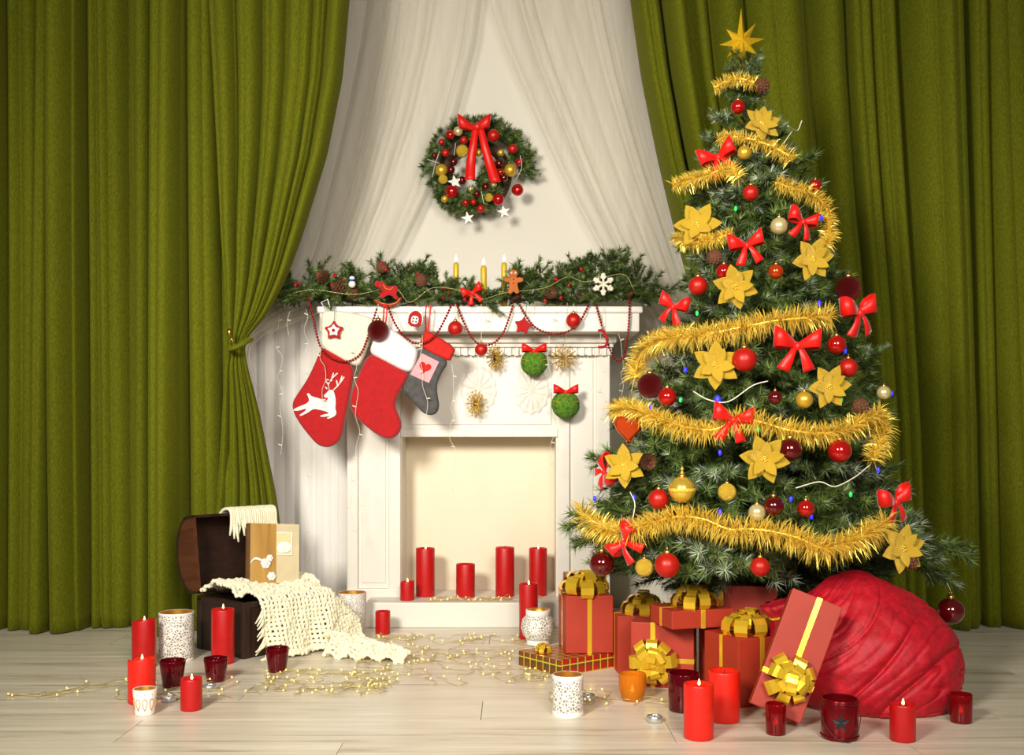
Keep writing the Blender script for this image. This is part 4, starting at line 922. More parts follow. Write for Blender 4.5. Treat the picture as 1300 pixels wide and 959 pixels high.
for (x, y_, r, m_) in ((579, 238, 10, 'silver_star'), (595, 283, 9, 'silver_star'), (640, 275, 9, 'silver_star')):
    puffy(MB(), [((x-603)*wk+a*wk, -(y_-221)*wk+c*wk) for a, c in star_pts(5, r, r*0.42, PI/2+0.2)], 0.008, 0.001, 0, -0.085).build('star', m_, wr)
for sx in (1, -1):
    b = MB(); pts = []; ww = []
    for i in range(15):
        t = i/14; a = 2*PI*t; x = 0.5*(1-math.cos(a)); pts.append((sx*x*20*wk, -0.10-0.022*math.sin(a)*x, (49+9*x)*wk)); ww.append(Vector((0.15*sx, 0, 1)).normalized()*(3.5+5.5*x)*wk)
    ribbon_strip(b, pts, ww); q = b.build('bow_loop', 'bow', wr, True); q.modifiers.new('thickness', 'SOLIDIFY').thickness = 0.0012
for pl in ([(605, 172), (602, 195), (599, 215), (598, 237)], [(611, 172), (616, 195), (622, 215), (630, 240)]):
    b = MB(); pts = [((x-603)*wk, -0.108-0.006*math.sin(i*2.2), -(y_-221)*wk) for i, (x, y_) in enumerate(pl)]; pts = catmull(pts, 5); n = len(pts); x_dir = Vector((1, 0, 0.1))
    ribbon_strip(b, pts, [x_dir*(4.0+2.6*i/(n-1))*wk for i in range(n)]); q = b.build('bow_tail', 'bow', wr, True); q.modifiers.new('thickness', 'SOLIDIFY').thickness = 0.0012
MB().ball((4*wk, -0.112, 50*wk), 4.6*wk, 12, 8, sc_=(1, .7, 1)).build('bow_knot', 'bow', wr, True)
for pl in ([(560, 200), (555, 215), (551, 232)], [(660, 205), (662, 220), (655, 235)], [(580, 190), (578, 205)], [(612, 250), (615, 265)], [(545, 210), (560, 215)]):
    MB().tube(catmull([((x-603)*wk, -0.09, -(y_-221)*wk) for x, y_ in pl], 4), 0.001, 4).build('light_wire', 'wire_white', wr)

# ------------------------------------------------------------------ candles and holders
def candle(label, px, base, wpx, top, mat='wax', lit=False, slope=0.0, z0=0.0, D=None, group=None, dip=0.012):
    D = D or DF(base)
    if z0: D = F*(EYE-z0)/(base-HZ)
    r = wpx*D/F/2; h_ = EYE+(HZ-top)*D/F-z0
    o = thing('pillar_candle', label, 'candle', (X(px, D), D, z0), group=group)
    b = MB(); n = 28
    prof = [(r*0.97, 0), (r, 0.004), (r*1.0, h_*0.5), (r, h_-0.004), (r*0.975, h_), (r*0.86, h_-0.001), (r*0.8, h_-dip*0.7), (r*0.3, h_-dip), (0.001, h_-dip)]
    b.lathe(prof, n)
    if slope:
        b.v = [(x, y_, z+(slope*h_*(x*0.9-y_*0.45)/r*0.5*(0.6+0.4*math.sin(5*math.atan2(y_, x))) if z > h_*0.7 else 0)) for x, y_, z in b.v]
    b.build('wax_body', mat, o, True)
    MB().tube([(0, 0, h_-dip-0.002), (0.001, 0, h_-dip+0.006), (0.002, 0.001, h_-dip+0.012)], 0.0011, 5).build('wick', 'wick', o)
    if lit: link('flame', FLAME, o, (0.001, 0, h_-dip+0.008), scale=0.015)
    return o
HG = HH
candle('tall red pillar candle, first in the firebox beside the small one', 540, 757, 24, 696, lit=True, z0=HG)
candle('short thick red pillar candle alone in the middle of the firebox', 591, 758, 24, 716, z0=HG)
candle('tall unlit red pillar candle between two others in the firebox', 641, 757, 24, 695, z0=HG, dip=0.006)
candle('tall red pillar candle at the jamb end of the firebox near the gifts', 683, 756, 23, 696, lit=True, z0=HG)
candle('smallest red candle on the hearth, notched rim and burning', 517, 762, 18, 738, lit=True, slope=0.12, z0=HG)
candle('slim red pillar candle on the floor behind the round white lantern', 671, 814, 24, 741, lit=True, D=3.60)
candle('small red candle standing alone on the floor before the hearth', 486, 805, 19, 776)
candle('tall red candle with a slanted melted rim beside the pierced white cylinder', 183, 847, 30, 787, slope=0.12, lit=True)
candle('bright scarlet candle behind the small white patterned cup', 180, 892, 34, 836, 'wax_bright', slope=0.16, lit=True)
candle('tall straight red candle standing against the dark chest', 283, 842, 29, 773, lit=True, dip=0.008)
candle('small lit red candle between two garnet glass cups', 243, 901, 27, 861, lit=True)
candle('lit scarlet pillar candle standing before the garnet star votive', 887, 937, 38, 868, 'wax_bright', lit=True)
candle('scarlet pillar candle standing against the cube gift box', 919, 915, 40, 851, 'wax_bright')
candle('small lit red candle standing in front of the velvet sack', 1146, 940, 32, 893, lit=True)

def vessel(name, label, px, base, wpx, top, mat, inner, taper=1.0, group=None, cat='candle holder', D=None, wall=0.004, rim=True, glow=False, flare=0.0):
    D = D or DF(base); r = wpx*D/F/2; h_ = EYE+(HZ-top)*D/F
    o = thing(name, label, cat, (X(px, D), D, 0), group=group); rb = r*taper
    b = MB(); b.lathe([(rb*0.96, 0), (rb, 0.003), (rb+(r-rb)*0.5+flare, h_*0.5), (r, h_-0.002), (r-wall*0.3, h_), (r-wall*0.8, h_-0.001)], 32, cap1=False).build('wall', mat, o, True)
    MB().lathe([(r-wall*0.8, h_-0.001), (rb+(r-rb)*0.5+flare-wall, h_*0.5), (rb-wall, 0.008), (0.001, 0.007)], 32, cap0=False).build('lining', inner, o, True)
    if glow:
        c = MB(); c.lathe([(r*0.55, 0.009), (r*0.55, h_*0.3), (r*0.5, h_*0.31), (0.001, h_*0.3)], 20); c.build('candle', 'tea_wax', o, True); link('flame', FLAME, o, (0, 0, h_*0.31), scale=0.018)
    return o, r, h_, D
o, r, h_, D = vessel('candle_holder', 'tall white pierced metal cylinder with gold lining beside the chest', 224, 838, 43, 777, 'perf', 'inner_gold')
for z in (0.004, h_-0.004): MB().lathe([(r, -0.004), (r+0.001, -0.003), (r+0.001, 0.003), (r, 0.004)], 32, c=(0, 0, z), cap0=False, cap1=False).build('rim', 'white_metal', o, True)
vessel('candle_holder', 'white mosaic glass cylinder with gold lining near the hearth end', 447, 803, 36, 752, 'crackle', 'inner_gold', 0.94)
o, r, h_, D = vessel('votive_cup', 'small white cup with arched cutouts and gold lining', 184, 907, 30, 874, 'white_metal', 'inner_gold', 0.82, glow=True)
for k in range(10):     # relief arches and dots
    a = 2*PI*k/10; b = MB(); pts = []
    for i in range(9):
        t = i/8; aa = a+0.24*math.sin(PI*2*(t-0.5))*0.9; z = h_*(0.2+0.45*math.sin(PI*t)); rr = (r*0.82+(r*0.18)*z/h_)+0.0004; pts.append((rr*math.cos(aa), rr*math.sin(aa), z))
    b.tube(pts, 0.0009, 4); b.ball((pts[4][0], pts[4][1], h_*0.82), 0.0018, 6, 4); b.build('arch_cutout', 'inner_gold', o)
o, r, h_, D = vessel('candle_holder', 'white pierced metal cylinder in front of the tartan gift box', 721, 908, 39, 856, 'perf_big', 'inner_gold', glow=True)
for z in (0.006, h_-0.006): MB().lathe([(r, -0.006), (r+0.001, -0.005), (r+0.001, 0.005), (r, 0.006)], 32, c=(0, 0, z), cap0=False, cap1=False).build('rim', 'white_metal', o, True)
# round white lantern
D = DF(819); o = thing('candle_lantern', 'round bellied white pierced lantern with gold lining', 'lantern', (X(683, D), D, 0)); k = D/F; h_ = EYE+(HZ-774)*k
MB().lathe([(14.5*k, 0), (15*k, 0.004), (14*k, 7*k)], 32, cap1=False).build('foot', 'white_metal', o, True)
MB().lathe([(14*k, 7*k), (19*k, 12*k), (22*k, 22*k), (20*k, 33*k), (15*k, 38*k)], 32, cap0=False, cap1=False, fn=lambda a, z: 1-0.03*abs(math.sin(a*4))).build('belly', 'perf', o, True)
MB().lathe([(15*k, 37.5*k), (15.5*k, 38*k), (15.5*k, h_), (14*k, h_)], 32, cap0=False, cap1=False).build('neck', 'white_metal', o, True)
MB().lathe([(14*k, h_), (14*k, 30*k), (0.001, 29*k)], 32, cap0=False).build('lining', 'inner_gold', o, True)
# glasses
vessel('glass_cup', 'tapered garnet glass cup beside the scarlet candle', 219, 872, 33, 838, 'dark_glass', 'dark_glass', 0.74)
vessel('glass_cup', 'tapered garnet glass cup before the tall straight candle', 274, 865, 31, 835, 'dark_glass', 'dark_glass', 0.76)
vessel('glass_cup', 'tapered ruby glass cup beside the blanket fringe', 352, 853, 30, 822, 'dark_glass', 'dark_glass', 0.76)
vessel('glass_votive', 'rounded amber glass votive in front of the gift bow', 803, 889, 35, 855, 'amber_glass', 'amber_glass', 0.78, glow=True, flare=0.004)
vessel('glass_votive', 'ruby glass votive in front of the leaning gift box', 985, 932, 26, 893, 'red_glass', 'red_glass', 0.97, glow=True)
vessel('glass_votive', 'ruby glass votive with a glowing flame beyond the velvet sack', 1220, 917, 28, 881, 'red_glass', 'red_glass', 0.97, glow=True)
def star_cut(o, r, z, s, mat, ang):
    b = MB(); pts = star_pts(5, s, s*0.42); vs = [((r+0.0012)*math.sin(ang+x/r), -(r+0.0012)*math.cos(ang+x/r), z+zz) for x, zz in pts]; c = ((r+0.0012)*math.sin(ang), -(r+0.0012)*math.cos(ang), z)
    b.add([c]+vs, [(0, 1+i, 1+(i+1) % 10) for i in range(10)]); b.build('star_cutout', mat, o)
o, r, h_, D = vessel('glass_votive', 'tall garnet glass votive behind the lit scarlet candle', 868, 902, 40, 854, 'dark_glass', 'dark_glass', 0.96)
o, r, h_, D = vessel('tin_lantern', 'red tin lantern with a star cutout and wire handle', 1066, 937, 46, 886, 'red_tin', 'red_tin', 1.0, cat='lantern')
star_cut(o, r, h_*0.48, 0.021, 'black', -0.25); link('flame', FLAME, o, (-0.004, -r*0.35, h_*0.25), scale=0.02)
for z in (0.008, h_-0.008): MB().tube([(r*1.01*math.cos(a), r*1.01*math.sin(a), z) for a in [2*PI*i/32 for i in range(32)]], 0.002, 5, closed=True).build('rim', 'red_tin', o, True)
MB().tube(catmull([(-r, 0, h_-0.01), (-r*1.1, -0.006, h_*0.6), (-r*0.6, -r*0.95, h_*0.15), (0.3*r, -r*1.15, h_*0.05), (r*1.05, -0.012, h_*0.45), (r, 0, h_-0.01)], 6), 0.0009, 5).build('handle', 'black', o, True)
TL = ['unlit tealight beside the small white cup', 'unlit tealight beneath the garnet cups near the small candle', 'unlit tealight before the amber votive and gift bow', 'unlit tealight beside the pierced white cylinder']
for lb, (px, base) in zip(TL, ((214, 891), (266, 877), (831, 917), (746, 889))):
    D = DF(base); o = thing('tealight', lb, 'tealight', (X(px, D), D, 0)); r = 0.019
    MB().lathe([(r, 0), (r, 0.014), (r*0.96, 0.015), (r*0.93, 0.012)], 24, cap1=False).build('cup', 'foil', o, True); MB().lathe([(r*0.93, 0.002), (r*0.93, 0.0115), (0.001, 0.0115)], 24).build('wax', 'tea_wax', o, True)
    MB().tube([(0, 0, 0.011), (0.001, 0, 0.017)], 0.0009, 5).build('wick', 'wick', o)

# ------------------------------------------------------------------ gifts
def loop_mesh():
    b = MB(); pts = []; ww = []
    for i in range(13):
        t = i/12; a = 2*PI*t; x = 0.5*(1-math.cos(a)); pts.append((x, 0, 0.5*math.sin(a)*(0.25+0.75*x))); ww.append(Vector((0, 1, 0))*0.25*(0.55+0.45*x))
    ribbon_strip(b, pts, ww); return b.mesh('loop', 'ribbon', False)
LOOP = loop_mesh()
def gift_bow(parent, loc, s, rot=(0, 0, 0), n=(8, 7, 4)):
    bo = link('bow', MB().lathe([(0.3, 0), (0.32, 0.03), (0.15, 0.05)], 12).mesh('bow', 'ribbon'), parent, loc, rot, s)
    for ring, cnt in enumerate(n):
        el = (18, 46, 76)[ring]; L = (1.2, 1.05, 0.85)[ring]
        for k in range(cnt):
            a = 2*PI*(k+0.5*ring)/cnt+random.uniform(-.12, .12)
            link('loop', LOOP, bo, (0, 0, 0.05+0.1*ring), (Euler((0, -R(el+random.uniform(-8, 8)), a))), L*random.uniform(0.9, 1.1))
    return bo
def gift(label, loc, size, rot, bow=None, bands='xy', mat='paper', bands_at=(0.0, 0.0), bw=0.013):
    sx, sy, sz = size; o = thing('gift_box', label, 'gift', loc, rot)
    link('box', rbox_mesh(sx, sy, sz, 0.0025, mat), o, (0, 0, sz/2)); e = 0.0009
    cx, cy = bands_at
    if 'x' in bands:   # ribbon in the plane x = cx
        b = MB(); b.box((cx-bw/2, -sy/2-e, -e), (cx+bw/2, -sy/2+e, sz+e)); b.box((cx-bw/2, sy/2-e, -e), (cx+bw/2, sy/2+e, sz+e)); b.box((cx-bw/2, -sy/2, sz-e), (cx+bw/2, sy/2, sz+e)); stuff(b.build('ribbon', 'ribbon', o))
    if 'y' in bands:
        b = MB(); b.box((-sx/2-e, cy-bw/2, -e), (-sx/2+e, cy+bw/2, sz+e)); b.box((sx/2-e, cy-bw/2, -e), (sx/2+e, cy+bw/2, sz+e)); b.box((-sx/2, cy-bw/2, sz-e), (sx/2, cy+bw/2, sz+e)); stuff(b.build('ribbon', 'ribbon', o))
    if 'z' in bands:
        b = MB(); zc_ = sz*0.5+cy; b.box((-sx/2-e, -sy/2-e, zc_-bw/2), (sx/2+e, -sy/2+e, zc_+bw/2)); b.box((-sx/2-e, sy/2-e, zc_-bw/2), (sx/2+e, sy/2+e, zc_+bw/2)); b.box((-sx/2-e, -sy/2, zc_-bw/2), (-sx/2+e, sy/2, zc_+bw/2)); b.box((sx/2-e, -sy/2, zc_-bw/2), (sx/2+e, sy/2, zc_+bw/2)); stuff(b.build('ribbon', 'ribbon', o))
    if bow: gift_bow(o, bow[0], bow[1], bow[2] if len(bow) > 2 else (0, 0, 0))
    return o
gift('flat gift in red and green tartan paper with a small gold bow', (X(722, 3.16), 3.16, 0), (0.23, 0.19, 0.046), (0, 0, R(38)), ((-0.075, 0.03, 0.047), 0.024), bands='', mat='plaid')
D = 3.19; gift('red gift box with gold bow standing on the tartan box', (X(743, D), D, 0.0475), (0.14, 0.15, 0.168), (0, 0, R(6)), ((-0.006, -0.02, 0.168), 0.062))
gift('red gift box with gold bow, behind the box with the bow on its side', (X(815, 3.13), 3.13, 0), (0.165, 0.13, 0.165), (0, 0, R(4)), ((0.0, -0.01, 0.165), 0.056))
gift('red gift box with a gold bow on its front face', (X(843, 2.93), 2.93, 0), (0.17, 0.10, 0.176), (0, 0, R(-14)), ((-0.025, -0.051, 0.075), 0.056, (R(90), 0, 0)), bands='xz', bands_at=(-0.025, -0.013))
D = 2.86; gift('flat red gift box with gold bow lying on top of other gifts', (X(878, D), D, 0.178), (0.18, 0.14, 0.048), (0, 0, R(16)), ((0.0, -0.02, 0.048), 0.054))
gift('tall red gift box leaning under the tree at the back of the pile', (X(936, 2.95), 2.95, 0), (0.21, 0.07, 0.272), (0, 0, R(-10)), None, bands='x', bands_at=(-0.045, 0))
gift('red cube gift box with gold bow behind the scarlet candle', (X(945, 2.76), 2.76, 0), (0.145, 0.15, 0.172), (0, 0, R(24)), ((-0.0, -0.01, 0.172), 0.056))
# box leaning on the sack: standing on its lower corner edge
Rm = (Matrix.Rotation(R(-12), 4, 'Z') @ Matrix.Rotation(R(21), 4, 'Y') @ Matrix.Rotation(R(-14), 4, 'X'))
sx, sy, sz = 0.122, 0.055, 0.29
low = min((Rm @ Vector((a*sx/2, c*sy/2, e*sz)) for a in (-1, 1) for c in (-1, 1) for e in (0, 1)), key=lambda v: v.z)
want = Vector((X(1012, 2.52), 2.52, 0.0005)); lo = want-low
o = gift('red gift box with gold bow tilted against the velvet sack', lo, (sx, sy, sz), Rm.to_euler(), ((0.005, -sy/2-0.001, 0.085), 0.05, (R(90), 0, 0)), bands='xz', bands_at=(0.005, -0.06))
gift('small tartan gift tucked behind the tall gift near the jamb', (X(742, 3.42), 3.42, 0), (0.12, 0.1, 0.245), (0, 0, R(10)), None, bands='', mat='plaid')

# ------------------------------------------------------------------ velvet sack
SD = 2.74; sk = thing('velvet_sack', 'bulging crimson velvet sack slumped on the floor', 'sack', (X(1106, SD), SD, 0))
SW = [(0, .19), (.02, .215), (.06, .235), (.12, .240), (.18, .222), (.23, .185), (.275, .135), (.31, .08), (.328, .04), (.336, .001)]
def ridge(q, sc_): return (1-abs(noise.noise(q*sc_))*2.2)
def sackfn(u, v):
    a = 2*PI*u
    if v < 0.12: zz = 0.0; rr = 0.19*v/0.12
    else:
        zz = 0.336*(1-(1-(v-0.12)/0.88)**1.25)
        rr = (interp(SW, zz-0.012)+interp(SW, zz)*2+interp(SW, zz+0.012))/4
        if v > 0.999: rr = 0.0005
    x = rr*math.cos(a)-0.040*(zz/0.33)**1.4; y_ = 0.93*rr*math.sin(a)
    if zz < 0.05 and math.cos(a) > 0.2: x += 0.0
    q = Vector((x, y_, zz)); n_ = Vector((math.cos(a), math.sin(a), 0.4+0.6*zz/0.33)).normalized()
    w_ = Vector((noise.noise(q*4), noise.noise(q*4+Vector((9, 2, 5))), noise.noise(q*4+Vector((3, 8, 1)))))*0.045
    k_ = q+w_; st = Vector((k_.x*3.0, k_.y*3.0, (k_.z-k_.x*0.30-0.12*math.sin(a*1.5))*13)); tk = 1-(zz/0.336)**2.5      # creases run slantwise across the bag
    c1 = max(0, ridge(st, 1.0)-0.35)/0.65; c2 = max(0, ridge(st+Vector((7, 3, 1)), 2.1)-0.4)/0.6
    d = -0.024*tk*c1**3*(0.5+0.8*max(0, noise.noise(q*5+Vector((2, 2, 2)))+0.3))-0.008*tk*c2**3+0.014*noise.noise(q*6.5)+0.004*noise.noise(q*28)
    if zz < 0.035: d += 0.010*math.sin(a*11+2*math.sin(a*3))*(1-zz/0.035)
    p = q+n_*d*min(1, rr*9); return (p.x, p.y, max(p.z, 0.0) if v >= 0.12 else 0.0)
MB().grid(sackfn, 240, 140, closed_u=True).build('bag', 'velvet', sk, True)
c = Vector((X(985, 2.72)-X(1106, SD)+0.012, -0.03, 0.225)); b = MB()
b.lathe([(0.028, -0.075), (0.040, -0.035), (0.026, 0.0), (0.034, 0.02), (0.042, 0.035), (0.02, 0.03)], 40, fn=lambda a, z: 1+0.16*math.sin(a*9+z*60))
ne = b.build('gathered_neck', 'velvet', sk, True, c, (0, R(-18), 0))
MB().tube([(0.03*math.cos(a), 0.03*math.sin(a), 0.0) for a in [2*PI*i/20 for i in range(20)]], 0.004, 6, closed=True).build('gold_tie', 'ribbon', ne, True)
MB().tube(catmull([(0.02, -0.02, 0.002), (0.03, -0.03, 0.03), (0.035, -0.02, 0.045), (0.05, -0.02, 0.025)], 5), 0.004, 5).build('gold_tie', 'ribbon', ne, True)

# ------------------------------------------------------------------ wooden chest
ca = R(48); U = Vector((math.cos(ca), math.sin(ca), 0)); V = Vector((-math.sin(ca), math.cos(ca), 0))
CN = Vector((X(309, 3.26), 3.26, 0)); CL, CW, CH = 0.32, 0.255, 0.172
ch = thing('wooden_chest', 'dark wooden chest standing open with a domed lid', 'chest', CN, (0, 0, ca)); T = 0.014   # local x along U, local y along V
def cbox(n_, a, b_, mt='chest', par=None, bev=0.003): return rbox(n_, a, b_, bev, mt, par or ch)
cbox('front_board', (0, 0, 0), (CL, T, CH)); cbox('back_board', (0, CW-T, 0), (CL, CW, CH)); cbox('end_board', (0, T, 0), (T, CW-T, CH)); cbox('end_board', (CL-T, T, 0), (CL, CW-T, CH)); cbox('bottom_board', (T, T, 0.003), (CL-T, CW-T, 0.015))
for x in (0.0, CL-0.022): cbox('corner_batten', (x-0.003, -0.004, 0), (x+0.025, 0.003, CH))
for y_ in (0.0, CW-0.022): cbox('corner_batten', (-0.004, y_-0.003, 0), (0.003, y_+0.025, CH))
cbox('rim_band', (-0.004, -0.004, CH-0.018), (CL+0.004, 0.003, CH-0.002)); cbox('rim_band', (-0.004, 0.003, CH-0.018), (0.003, CW, CH-0.002))
# lid: local frame at the hinge, flat side from hinge outwards, dome to the back; opened past upright
lid = link('lid', None, ch, (0, CW+0.002, CH+0.004), (R(-98), 0, 0)); lid.empty_display_size = 0.05
# closed position: flat plane z=0 spanning y from 0 (hinge) to -CW, dome above; rotation about x opens it backwards
dome = [(-CW/2+CW/2*math.cos(a), 0.025+0.085*math.sin(a)) for a in [PI*i/18 for i in range(19)]]
outl = [(0, 0)]+dome+[(-CW, 0)]
for x in (0.0, CL-T):
    b = MB(); n = len(outl); b.add([(x, y_, z) for y_, z in outl]+[(x+T, y_, z) for y_, z in outl], [tuple(range(n)), tuple(range(2*n-1, n-1, -1))]+[(i, i+n, (i+1) % n+n, (i+1) % n) for i in range(n)]); b.plate = True
    b.build('lid_end', 'chest_end', lid)
b = MB(); prof = [(0, 0)]+dome+[(-CW, 0)]; inn = [(-CW/2+(y_+CW/2)*0.93, z*0.90) for y_, z in prof]
n = len(prof); vs = [(x, y_, z) for x in (-0.001, CL+0.001) for y_, z in prof]+[(x, y_, z) for x in (-0.001, CL+0.001) for y_, z in inn]
fs = []
for i in range(n-1): fs += [(i, i+1, n+i+1, n+i), (2*n+i+1, 2*n+i, 3*n+i, 3*n+i+1), (i+1, i, 2*n+i, 2*n+i+1), (n+i, n+i+1, 3*n+i+1, 3*n+i)]
fs += [(0, n, 3*n, 2*n), (n-1, 2*n-1, 4*n-1, 3*n-1)]
b.add(vs, fs); b.plate = True; b.build('lid_dome', 'chest', lid)

# ------------------------------------------------------------------ crocheted blanket over the chest
bl = thing('crochet_blanket', 'cream crocheted wool blanket spilling out of the open chest', 'blanket', CN); rnd = random.Random(3)
def blank(s, t):
    """s along the chest length (m), t arc from the back of the chest, over the front rim, down to the floor"""
    wav = 0.010*math.sin(s*38)+0.006*math.sin(s*71+t*30)
    if t < 0.21:
        v = CW-0.035-t; z = CH+0.022+0.030*math.sin(min(t/0.21, 1)*PI)*(0.6+0.4*math.sin(s*21+1))+0.012*noise.noise(Vector((s*22, t*22, 0)))
        z -= max(0, (t-0.17))/0.04*0.006
        if s > CL-0.01: z -= (s-CL+0.01)*1.3
    else:
        q = t-0.21; fall = 0.20
        if q < fall:
            v = 0.01-0.03*math.sin(min(q/0.03, 1)*PI/2)-0.05*(q/fall)**1.3+wav*(q/fall); z = CH+0.02-q*0.93
        else: v = -0.07-(q-fall)*1.0+wav; z = 0.008+0.005*math.sin(s*60)
        if s > CL: z -= (s-CL)*0.9*(1-q/0.3)
    z = max(z, 0.010); p = U*s+V*v; return Vector((p.x, p.y, z))
def yarn_net(name, fn, s0, s1, ds, t0, t1, dt, r=0.0052, fluff=0.0):
    ns, nt_ = int((s1-s0)/ds), int((t1-t0)/dt); b = MB(); g = {}
    for i in range(ns+1):
        for j in range(nt_+1):
            p = fn(s0+i*ds, t0+j*dt)+Vector((rnd.uniform(-1, 1), rnd.uniform(-1, 1), rnd.uniform(-.5, 1)))*(0.0012+fluff); g[i, j] = p
            b.ball(p, r*rnd.uniform(0.95, 1.25), 6, 5)
    for (i, j), p in g.items():
        for q in ((i+1, j), (i, j+1)):
            if q in g: m_ = (p+g[q])/2+Vector((0, 0, 0.0015)); b.tube([p, m_, g[q]], r*0.86, 5)
    return stuff(b.build(name, 'yarn', bl, True))
yarn_net('top_folds', blank, -0.005, CL+0.10, 0.0125, 0.0, 0.205, 0.0115, 0.0066, 0.0032)
yarn_net('front_drape', blank, 0.055, CL+0.115, 0.0150, 0.205, 0.44, 0.0150, 0.0066, 0.0016)
def tailfn(s, t):    # gathered end lying on the floor towards the hearth
    base = Vector((X(418, 3.36), 3.36, 0)).lerp(Vector((X(512, 3.24), 3.24, 0)), s)-CN
    w_ = 0.085*(1-0.45*s); return Vector((base.x+0.02*math.sin(t*6), base.y+(t-0.5)*w_*2, 0.012+(0.050-0.035*s)*math.sin(PI*t)+0.008*math.sin(s*25+t*9)))
yarn_net('floor_folds', tailfn, 0.0, 1.0, 0.052, 0.0, 1.0, 0.085, 0.0068, 0.003)
FR = MB()
for k in range(16):     # fringe at the left edge of the drape
    t = 0.25+0.19*k/15; p = blank(0.055, t); d = -U*rnd.uniform(0.02, 0.045)+Vector((0, 0, -rnd.uniform(0.02, 0.05)))-V*rnd.uniform(0.0, 0.015)
    e = p+d; e.z = max(e.z, 0.004); m_ = p.lerp(e, 0.5)-V*0.006
    MB().tube([p, m_, e], [0.0042, 0.0040, 0.0022], 6).build('tassel', 'yarn', bl, True)
# the far end hangs over the top of the lid
Lm = Matrix.Translation(CN) @ Matrix.Rotation(ca, 4, 'Z') @ Matrix.Translation((0, CW+0.002, CH+0.004)) @ Matrix.Rotation(R(-98), 4, 'X')
for k in range(22):
    x = CL*0.44+(CL*0.55)*k/21; top_in = Lm @ Vector((x, -CW-0.006, 0.02)); hang = rnd.uniform(0.05, 0.11) if k < 14 else rnd.uniform(0.09, 0.18)
    outw = (Lm.to_3x3() @ Vector((0, 0, 1))).normalized()      # towards the back of the lid
    pts = [top_in+outw*0.05+Vector((0, 0, -0.03)), top_in+outw*0.02+Vector((0, 0, 0.006)), top_in-outw*0.026+Vector((0, 0, 0.004)), top_in-outw*0.036+Vector((0, 0, -hang*0.4)), top_in-outw*(0.036+rnd.uniform(0, .014))+Vector((rnd.uniform(-.01, .01), 0, -hang))]
    MB().tube([p-CN for p in catmull(pts, 4)], [0.006]*14+[0.005, 0.004, 0.003], 6).build('fringe_cord', 'yarn', bl, True)

# ------------------------------------------------------------------ album leaning on the blanket
D = 3.46; z0 = CH+0.032; bk = thing('album', 'vintage cream and tan album with lace standing on the blanket', 'book', (X(346, D), D, z0), (R(-10), R(4), R(32)))
bw_, bh_, bt_ = 0.165, 0.195, 0.046
rbox('page_block', (-bw_/2+0.006, -bt_/2+0.004, 0.004), (bw_/2-0.004, bt_/2-0.004, bh_-0.004), 0.002, 'page', bk)
rbox('front_cover', (-bw_/2, -bt_/2, 0), (bw_/2, -bt_/2+0.004, bh_), 0.0015, 'book_cover', bk); rbox('back_cover', (-bw_/2, bt_/2-0.004, 0), (bw_/2, bt_/2, bh_), 0.0015, 'book_cover', bk)
MB().grid(lambda u, v: (-bw_/2-0.007*math.sin(PI*u), -bt_/2+bt_*u, bh_*v), 10, 2).build('spine', 'book_back', bk, True)
cvp = rbox('tan_panel', (-bw_/2+0.001, -bt_/2-0.0012, 0.001), (bw_*0.02, -bt_/2+0.001, bh_-0.001), 0.0006, 'book_spine', bk)
pp = rbox('pocket', (bw_*0.02, -bt_/2-0.0025, bh_*0.48), (bw_*0.34, -bt_/2, bh_*0.85), 0.001, 'page', bk)
for (a, e) in (((0.02, 0.85), (0.34, 0.85)), ((0.02, 0.48), (0.34, 0.48)), ((0.34, 0.48), (0.34, 0.85))):
    MB().tube([(bw_*a[0], -bt_/2-0.002, bh_*a[1]), (bw_*e[0], -bt_/2-0.002, bh_*e[1])], 0.0022, 5).build('lace_trim', 'lace', bk)
puffy(MB(), smooth_poly([(bw_*x, bh_*z) for x, z in ((0.04, 0.52), (0.12, 0.5), (0.3, 0.53), (0.34, 0.62), (0.26, 0.7), (0.1, 0.7), (0.03, 0.62))], 2), 0.005, 0.0015, 0, -bt_/2-0.004).build('lace_patch', 'lace', bk, True)
for (x, z, r) in ((-0.2, 0.33, 0.016), (-0.08, 0.12, 0.014), (-0.12, 0.42, 0.011)):
    b = MB()
    for k in range(6):
        a = k*PI/3; b.ball((bw_*x+r*0.6*math.cos(a), -bt_/2-0.005, bh_*z+r*0.6*math.sin(a)), r*0.5, 8, 6, sc_=(1, .5, 1))
    b.ball((bw_*x, -bt_/2-0.008, bh_*z), r*0.35, 8, 6); b.build('paper_flower', 'lace', bk, True)
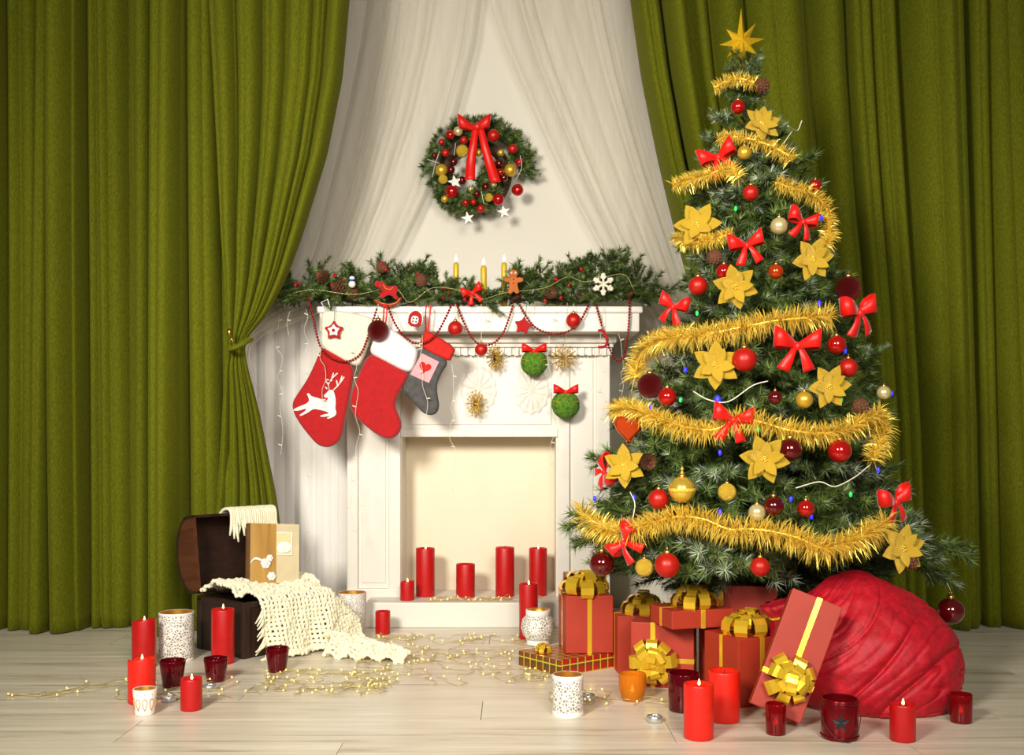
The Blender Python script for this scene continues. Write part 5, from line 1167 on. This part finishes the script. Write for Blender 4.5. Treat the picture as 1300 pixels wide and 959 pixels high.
b = MB(); pts = catmull([(-bw_*0.5, -bt_/2-0.002, bh_*0.34), (-bw_*0.42, -bt_/2-0.006, bh_*0.41), (-bw_*0.28, -bt_/2-0.005, bh_*0.38), (-bw_*0.2, -bt_/2-0.004, bh_*0.33)], 5); ribbon_strip(b, pts, [Vector((0.001, 0, 0.004))]*len(pts)); b.build('ribbon', 'lace', bk, True).modifiers.new('thickness', 'SOLIDIFY').thickness = 0.001

# ------------------------------------------------------------------ fairy lights strewn on the floor
def fairy(name_label, region, nw, seed, z0=0.0, steps=26, stepl=0.03, bulb=0.0028):
    rnd = random.Random(seed); x0, x1, y0, y1 = region
    c = Vector(((x0+x1)/2, (y0+y1)/2, z0)); o = thing('fairy_lights', name_label, 'string lights', c); bb = MB(); nb = 0
    for k in range(nw):
        p = Vector((rnd.uniform(x0, x1), rnd.uniform(y0, y1), 0)); a = rnd.uniform(0, 6.28); pts = []
        for i in range(steps):
            a += rnd.gauss(0, 0.75); q = p+Vector((math.cos(a), math.sin(a), 0))*stepl
            if not (x0 < q.x < x1 and y0 < q.y < y1): a += 2.2; q = p+Vector((math.cos(a), math.sin(a), 0))*stepl*0.5; q.x = min(max(q.x, x0), x1); q.y = min(max(q.y, y0), y1)
            p = q; pts.append(Vector((p.x-c.x, p.y-c.y, 0.002+abs(rnd.gauss(0, 0.004)))))
        pts = catmull(pts, 3); MB().tube(pts, 0.0009, 4).build('wire', 'wire_clear', o, True)
        for j in range(6, len(pts), 17): bb.ball(pts[j]+Vector((0, 0, 0.002)), bulb, 7, 5, sc_=(1, 1, 1.2))
    stuff(bb.build('bulbs', 'fairy', o, True)); return o
fairy('tangle of warm fairy lights on the floor before the hearth', (X(455, 3.3), X(695, 3.3), 2.85, 3.66), 24, 4)
fairy('tangle of warm fairy lights on the floor near the blanket', (X(330, 3.0), X(500, 3.0), 2.78, 3.10), 12, 6)
fairy('thin strand of warm fairy lights around the candles by the chest', (X(20, 2.85), X(320, 2.85), 2.74, 2.98), 4, 8, stepl=0.045)
fairy('warm fairy light wires in front of the gift pile', (X(690, 2.75), X(850, 2.75), 2.66, 2.86), 4, 12)
fairy('fairy light wires lying along the white hearth ledge', (X(525, 3.86), X(700, 3.86), 3.825, 3.94), 6, 14, z0=HH, steps=20)
